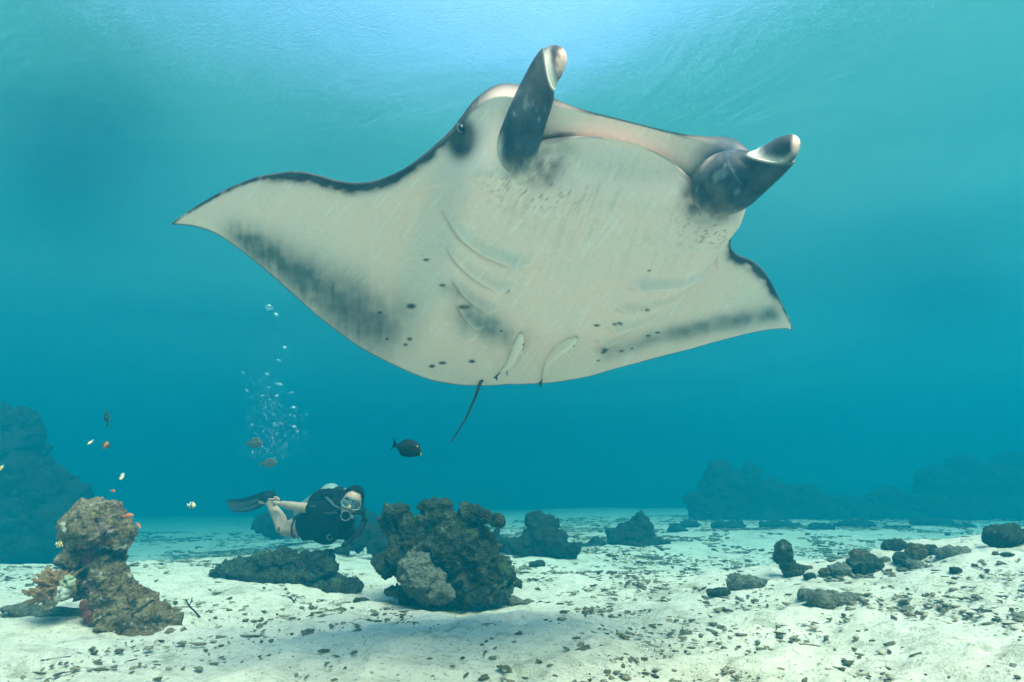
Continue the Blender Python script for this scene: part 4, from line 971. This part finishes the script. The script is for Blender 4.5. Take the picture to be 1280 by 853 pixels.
# ------------------------------------------------------------------ diver
def build_diver():
    A = lambda x, y, Y: at_y(x, y, Y)
    pel, wai, che, nec = A(388, 656, 5.28), A(400, 652, 5.12), A(414, 644, 4.98), A(430, 636, 4.86)
    origin = pel.copy()
    root = empty('person', origin, label='scuba diver in black short wetsuit swimming with one arm stretched back', category='person')
    skin_t = NT('skin'); c = skin_t.obj(); n = skin_t.noise(30, 3, .6, c)
    skin_t.bsdf(skin_t.ramp(n, [(.3, (.46, .26, .17)), (.7, (.58, .35, .25))]), .5, None, .3); SK = skin_t.m
    SUIT = plain('neoprene', (.008, .009, .012), .85, .06, .4, 40, .25); TRIM = plain('suit_trim', (.045, .055, .06), .7)
    VEST = plain('vest_fabric', (.006, .007, .008), .85, .06, .5, 60, .4); RUB = plain('black_rubber', (.006, .007, .008), .6, .12)
    GREYF = plain('fin_blade', (.035, .05, .075), .45, .4, .3, 30); METAL = plain('tank_metal', (.22, .27, .25), .45, .4, .2, 20)
    CHROME = plain('chrome', (.13, .14, .14), .4, .35); SIL = plain('clear_silicone', (.34, .38, .38), .3, .4); HOOD = plain('hood', (.006, .007, .009), .85, .06, .4, 50, .3)
    gl = NT('mask_glass'); tr = gl.n('ShaderNodeBsdfTransparent'); tr.inputs[0].default_value = (.8, .88, .88, 1); g2 = gl.n('ShaderNodeBsdfGlossy'); g2.inputs['Roughness'].default_value = .06
    m_ = gl.n('ShaderNodeMixShader'); m_.inputs[0].default_value = .22; gl.l(tr.outputs[0], m_.inputs[1]); gl.l(g2.outputs[0], m_.inputs[2]); gl.l(m_.outputs[0], gl.out.inputs[0]); GLASS = gl.m
    # body: torso, limbs, hands, neck, head as one surface
    hc = A(439, 629, 4.74)                                   # centre of the head
    hf = np.array([.20, -.95, -.16]); hf /= np.linalg.norm(hf)   # where the face looks
    hu = np.array([.36, .0, .94]); hu -= hf * (hu @ hf); hu /= np.linalg.norm(hu); hr = np.cross(hf, hu)
    H = lambda x, y, z: hc + hr * x + hf * y + hu * z        # x: to the diver's right in the frame, y forward, z up
    Rw = lambda P: np.asarray(P)[:, :1] * hr + np.asarray(P)[:, 1:2] * hf + np.asarray(P)[:, 2:3] * hu + hc
    def headpart(c_, r_, s=14, g=10):
        V, F = ellipsoid(c_, r_, s, g); return Rw(V), F
    sh1, el1, wr1, ha1 = A(402, 637, 4.98), A(374, 634, 5.10), A(352, 630, 5.24), A(343, 628, 5.29)
    sh2, el2, wr2, ha2 = A(431, 655, 4.88), A(436, 668, 4.90), A(424, 664, 4.92), A(418, 661, 4.96)
    hip1, kn1, an1, he1, to1 = A(386, 660, 5.26), A(353, 662, 5.28), A(338, 630, 5.46), A(335, 625, 5.50), A(326, 626, 5.56)
    hip2, kn2, an2, he2, to2 = A(386, 653, 5.40), A(354, 662, 5.52), A(338.5, 630, 5.70), A(335.5, 625, 5.74), A(327, 626, 5.80)
    limb = lambda pts, rr, n=14, seg=12, flat=None: tube(catmull(pts, n), np.interp(np.linspace(0, 1, n), np.linspace(0, 1, len(rr)), rr), seg, flat=flat)
    parts = [limb([pel, wai, che, nec], [.125, .120, .135, .075], 16, 16), limb([nec - (che - nec) * .3, H(0, -.02, -.05)], [.06, .055], 6),
             limb([sh1, el1, wr1], [.050, .045, .040, .036, .025], 14), limb([sh2, el2, wr2], [.050, .045, .040, .036, .025], 14),
             limb([hip1, (hip1 + kn1) / 2, kn1], [.090, .078, .056], 12), limb([kn1, (kn1 * .62 + an1 * .38) + np.array([.012, 0, .01]), an1], [.054, .056, .036], 12), limb([an1, he1, to1], [.036, .042, .030], 8),
             limb([hip2, (hip2 + kn2) / 2, kn2], [.090, .078, .056], 12), limb([kn2, (kn2 * .62 + an2 * .38) + np.array([.012, 0, .01]), an2], [.054, .056, .036], 12), limb([an2, he2, to2], [.036, .042, .030], 8),
             headpart((0, -.015, .025), (.074, .094, .098), 20, 14), headpart((0, .025, -.055), (.052, .060, .060)), headpart((0, .092, -.02), (.014, .022, .022)), headpart((0, .078, .012), (.018, .015, .03)),
             headpart((.074, -.01, -.005), (.010, .02, .032)), headpart((-.074, -.01, -.005), (.010, .02, .032)), headpart((0, .072, -.066), (.024, .014, .010))]
    def hand(w, h, curl):
        d = h - w; L = np.linalg.norm(d); d = d / L; s = np.cross(d, [0, 1, .2]); s /= np.linalg.norm(s); nrm = np.cross(d, s)
        out = [limb([w, w + d * .05, w + d * .085], [.025, .036, .036], 8, 10, .5)]
        for k, ln in enumerate((.068, .078, .072, .056)):
            b = w + d * .08 + s * (k - 1.5) * .019; out.append(limb([b, b + d * ln * .5 + nrm * curl * .012, b + d * ln * .9 + nrm * curl * .038], [.0095, .009, .0075], 7, 8))
        b = w + d * .03 - s * .028; out.append(limb([b, b + d * .03 - s * .02 + nrm * curl * .01, b + d * .06 - s * .024 + nrm * curl * .02], [.012, .011, .008], 7, 8))
        return out
    parts += hand(wr1, ha1, 1) + hand(wr2, ha2, 1)
    V, F = join(parts); me = remesh(V - origin, F, .0065, 2); add('body', me, SK, root)
    def kid(name, V, F, mat, parent=None, smooth=True):
        return add(name, mesh_from(name, np.asarray(V) - origin, F, smooth), mat, parent or root)
    # short wetsuit
    e = .010
    lerp = lambda a, b, t: a + (b - a) * t
    parts = [limb([pel - (wai - pel) * .25, pel, wai, che, nec], [.10 + e, .128 + e, .122 + e, .138 + e, .078 + e], 18, 18), limb([sh1 + (che - sh1) * .5, sh1, lerp(sh1, el1, .45)], [.07 + e, .056 + e, .050 + e], 10), limb([sh2 + (che - sh2) * .5, sh2, el2, wr2], [.07 + e, .056 + e, .046 + e, .030 + e], 12),
             limb([hip1, lerp(hip1, kn1, .18)], [.094 + e, .090 + e], 8, 14), limb([hip2, lerp(hip2, kn2, .40)], [.094 + e, .086 + e], 8, 14)]
    V, F = join(parts); me = remesh(V - origin, F, .009, 3); suit = add('wetsuit', me, SUIT, root)
    def ring(a, b, t, r, mat, name, th=.006):
        p = lerp(a, b, t); d = (b - a) / np.linalg.norm(b - a); V, F = tube([p - d * .008, p, p + d * .008], [r, r + th, r], 18); kid(name, V, F, mat, suit)
    ring(hip1, kn1, .50, .080, RUB, 'leg_cuff'); ring(sh1, el1, .46, .058, RUB, 'sleeve_cuff')
    V, F = tube(catmull([lerp(sh1, el1, .40) + np.array([0, -.062, .02]), sh1 + np.array([0, -.072, .015]), che + np.array([.0, -.152, .02]), nec + np.array([-.02, -.10, -.03])], 14), .006, 8); kid('suit_piping', V, F, TRIM, suit)
    # hood, mask, regulator
    V, F = ellipsoid((0, -.020, .038), (.086, .106, .104), 22, 16); V = V.copy()
    back = lambda P: (P[:, 1] < .035 + .35 * np.maximum(P[:, 2] - .06, 0) * 2) & (P[:, 2] > -.075)
    k = back(V); keep = [f for f in F if all(k[i] for i in f)]; used = sorted({i for f in keep for i in f}); mp = {a: b for b, a in enumerate(used)}
    Vk = V[used]; inner = (Vk - [0, -.02, .038]) * .93 + [0, -.02, .038]; m = len(Vk)
    fk = [tuple(mp[i] for i in f) for f in keep]; edges = {}
    for f in fk:
        for a, b in zip(f, f[1:] + f[:1]): edges[(a, b)] = 1
    rim = [(a, b) for a, b in edges if (b, a) not in edges]
    Fh = fk + [tuple(i + m for i in reversed(f)) for f in fk] + [(b, a, a + m, b + m) for a, b in rim]
    kid('hood', Rw(np.concatenate([Vk, inner])), Fh, HOOD)
    mask = None
    a = np.linspace(0, 2 * math.pi, 33)[:-1]
    fx = .070 * np.sign(np.cos(a)) * np.abs(np.cos(a)) ** .6; fz = .012 + .036 * np.sign(np.sin(a)) * np.abs(np.sin(a)) ** .7
    fy = .098 - 4.0 * fx ** 2
    loop = np.column_stack([fx, fy, fz]); skirt = np.column_stack([fx * .98, fy - .042 + .0 * fx, fz * 1.05 - .001])
    def band(l1, l2, th):
        n_ = len(l1); o1 = l1 * [1.08, 1, 1] + [0, 0, 0]; V = np.concatenate([l1, l2, l2 * [1.06, 1, 1.0], o1 + np.column_stack([0 * fx, 0 * fx, .006 * np.sign(np.sin(a))])]); F = []
        for s in range(4):
            for i in range(n_): F.append((s * n_ + i, s * n_ + (i + 1) % n_, ((s + 1) % 4) * n_ + (i + 1) % n_, ((s + 1) % 4) * n_ + i))
        return V, F
    V, F = band(loop, skirt, .006); mask = kid('mask', Rw(V), F, SIL)
    V = np.concatenate([loop * [.97, 1, 1], [[0, .098, .012]], loop * [.97, 1, 1] - [0, .003, 0], [[0, .095, .012]]]); n_ = 32
    F = [(i, (i + 1) % n_, n_) for i in range(n_)] + [(n_ + 1 + (i + 1) % n_, n_ + 1 + i, 2 * n_ + 1) for i in range(n_)]
    kid('mask_lens', Rw(V), F, GLASS, mask)
    V, F = tube(Rw(np.column_stack([fx * 1.05, fy - .006, fz * 1.1])[list(range(32)) + [0]]), .005, 8); kid('mask_frame', V, F, RUB, mask)
    for s in (1, -1):
        V, F = tube(Rw([(s * .074, .07, .014), (s * .090, .02, .018), (s * .092, -.05, .03)]), .009, 8, flat=.5); kid('mask_strap', V, F, RUB, mask)
        V, F = headpart((s * .031, .066, .012), (.013, .010, .008)); ey = kid('eye', V, F, plain('eye_white', (.55, .52, .48), .3))
        V, F = headpart((s * .031, .075, .012), (.006, .004, .006)); kid('iris', V, F, RUB, ey)
    V, F = tube(Rw([(0, .085, -.066), (0, .112, -.070), (0, .128, -.072), (0, .150, -.074), (0, .154, -.074)]), [.016, .024, .036, .036, .030], 20); reg = kid('regulator', V, F, RUB)
    V, F = tube(Rw([(.036 * math.cos(t), .153, -.074 + .036 * math.sin(t)) for t in np.linspace(0, 2 * math.pi, 25)]), .0045, 8); kid('regulator_rim', V, F, CHROME, reg)
    V, F = tube(Rw([(-.034, .138, -.072), (-.050, .136, -.070), (-.060, .132, -.068)]), [.012, .014, .010], 12); kid('hose_swivel', V, F, CHROME, reg)
    # hoses: breathing hose over the shoulder and the long inflator hose
    def hose(pts, r, name, mat=RUB):
        V, F = tube(catmull(pts, 30), r, 10); return kid(name, V, F, mat)
    hose([H(.03, .14, -.07), A(452, 641, 4.66), A(455, 636, 4.80), A(446, 622, 4.98), A(425, 613, 5.02)], .010, 'air_hose')
    inf = hose([A(440, 640, 4.95), A(453, 642, 4.80), A(455.5, 653, 4.72), A(450, 664, 4.68), A(441, 673, 4.66), A(432, 680, 4.65)], .017, 'inflator_hose')
    V, F = tube(np.array([A(434, 678, 4.65), A(431, 681, 4.65), A(428, 683, 4.65)]), [.020, .022, .018], 12); kid('mouthpiece', V, F, RUB, inf)
    V, F = tube(np.array([A(452, 651, 4.71), A(456.5, 650, 4.70), A(459, 650, 4.70)]), [.012, .012, .014], 10); kid('dump_valve', V, F, RUB, inf)
    hose([A(445, 650, 4.78), A(441, 657, 4.72), A(443, 665, 4.68), A(448, 664, 4.68)], .007, 'thin_hose')
    # buoyancy vest
    parts = [limb([A(392, 637, 5.22), A(400, 628, 5.12), A(414, 624, 5.04), A(426, 626, 4.95)], [.07, .095, .095, .065], 14, 14), limb([A(400, 648, 5.02), A(412, 655, 4.94), A(424, 660, 4.86)], [.09, .105, .08], 12, 14), limb([A(398, 664, 5.05), A(406, 668, 5.0), A(416, 668, 4.92)], [.075, .085, .07], 10, 12), limb([A(432, 645, 4.88), A(430, 657, 4.82), A(424, 666, 4.82)], [.08, .085, .06], 10, 12)]
    V, F = join(parts); me = remesh(V - origin, F, .011, 3); P = verts(me); N = normals(me); P += N * (.008 * fbm(P * 18, 3, 8))[:, None]; me.vertices.foreach_set('co', P.astype(np.float32).ravel()); me.update()
    vest = add('buoyancy_vest', me, VEST, root)
    V, F = tube(catmull([A(408, 622, 4.92), A(414, 628, 4.84), A(421, 634, 4.80), A(430, 636, 4.80)], 12), .016, 10, flat=.4); kid('shoulder_strap', V, F, TRIM, vest)
    V, F = tube(catmull([A(416, 640, 4.80), A(424, 637, 4.76), A(431, 636, 4.77)], 10), .008, 8, flat=.5); kid('chest_strap', V, F, TRIM, vest)
    V, F = tube(catmull([A(400, 655, 4.88), A(402, 650, 4.86), A(405, 645, 4.86)], 8), .012, 8, flat=.5); kid('pocket_trim', V, F, TRIM, vest)
    V, F = tube([A(412 + 3.2 * math.cos(t), 672 + 3.2 * math.sin(t), 4.82) for t in np.linspace(0, 5.2, 18)], .007, 8); kid('clip', V, F, TRIM, vest)
    V, F = join([box(A(425, 667, 4.78), (.07, .05, .08))]); V = V + .006 * fbm(V * 30, 2, 4)[:, None]; kid('pocket', V, F, VEST, vest)
    # tank
    t0, t1 = A(379, 641, 5.60), A(419, 613, 5.12); d = (t1 - t0) / np.linalg.norm(t1 - t0)
    V, F = tube([t0, t0 + d * .02, t0 + d * .05, t1 - d * .09, t1 - d * .05, t1 - d * .02, t1], [.06, .083, .09, .09, .08, .055, .03], 24); tank = kid('tank', V, F, METAL)
    V, F = tube([t1, t1 + d * .03, t1 + d * .06], [.024, .026, .022], 14); v_ = kid('tank_valve', V, F, CHROME, tank)
    V, F = tube([t0 - d * .004, t0 + d * .03, t0 + d * .05], [.088, .094, .094], 24); kid('tank_boot', V, F, METAL, tank)
    V, F = tube([t1 - d * .16, t1 - d * .135], [.095, .095], 24); kid('tank_band', V, F, VEST, tank)
    V, F = ellipsoid(A(424, 614, 5.0), (.045, .04, .04), 14, 10); fs = kid('first_stage', V, F, RUB, tank)
    V, F = ellipsoid(A(431, 612, 4.97), (.014, .014, .014), 10, 8); kid('knob', V, F, CHROME, fs)
    # fins
    def swim_fin(an, pts, w):
        C_ = catmull(pts, 22); T = np.gradient(C_, axis=0); T /= np.linalg.norm(T, axis=1)[:, None]
        out = []; W = np.interp(np.linspace(0, 1, 22), [0, .12, .25, .6, 1], [.055, .062, .07, .10, .11]) * w
        sd = np.array([.25, .35, -1.0])
        L, R_, U = [], [], []
        for i in range(22):
            s = sd - T[i] * (sd @ T[i]); s /= np.linalg.norm(s); u = np.cross(T[i], s); L.append(C_[i] - s * W[i]); R_.append(C_[i] + s * W[i]); U.append(u)
        L, R_, U = np.array(L), np.array(R_), np.array(U); R_[-1] -= T[-1] * .0; L[-1] += T[-1] * .06
        M_ = (L + R_) / 2
        k0 = 6
        V = np.concatenate([L + U * .004, R_ + U * .004, R_ - U * .004, L - U * .004]); F = []
        for s in range(4):
            for i in range(k0, 21): F.append((s * 22 + i, s * 22 + i + 1, ((s + 1) % 4) * 22 + i + 1, ((s + 1) % 4) * 22 + i))
        F += [(k0, 22 + k0, 44 + k0, 66 + k0), (21, 66 + 21, 44 + 21, 22 + 21)]
        fin = kid('swim_fin', V, F, GREYF, None, False)
        for E_ in (L, R_): 
            V, F = tube(E_[4:], np.linspace(.016, .007, 18), 8); kid('fin_rail', V, F, RUB, fin)
        V, F = tube(M_[6:19], np.linspace(.012, .006, 13), 8); kid('fin_rib', V, F, RUB, fin)
        V, F = tube(C_[:10], np.interp(np.linspace(0, 1, 10), [0, .15, .5, 1], [.055, .075, .066, .03]), 16, flat=.75); kid('foot_pocket', V, F, RUB, fin)
    swim_fin(an1, [A(340, 624, 5.47), A(333, 622, 5.52), A(322, 628, 5.60), A(306, 633, 5.72), A(289, 633, 5.84)], .5)
    swim_fin(an2, [A(340, 621, 5.76), A(333, 620, 5.80), A(322, 625, 5.90), A(307, 630, 6.02), A(294, 631, 6.14)], .5)
build_diver()
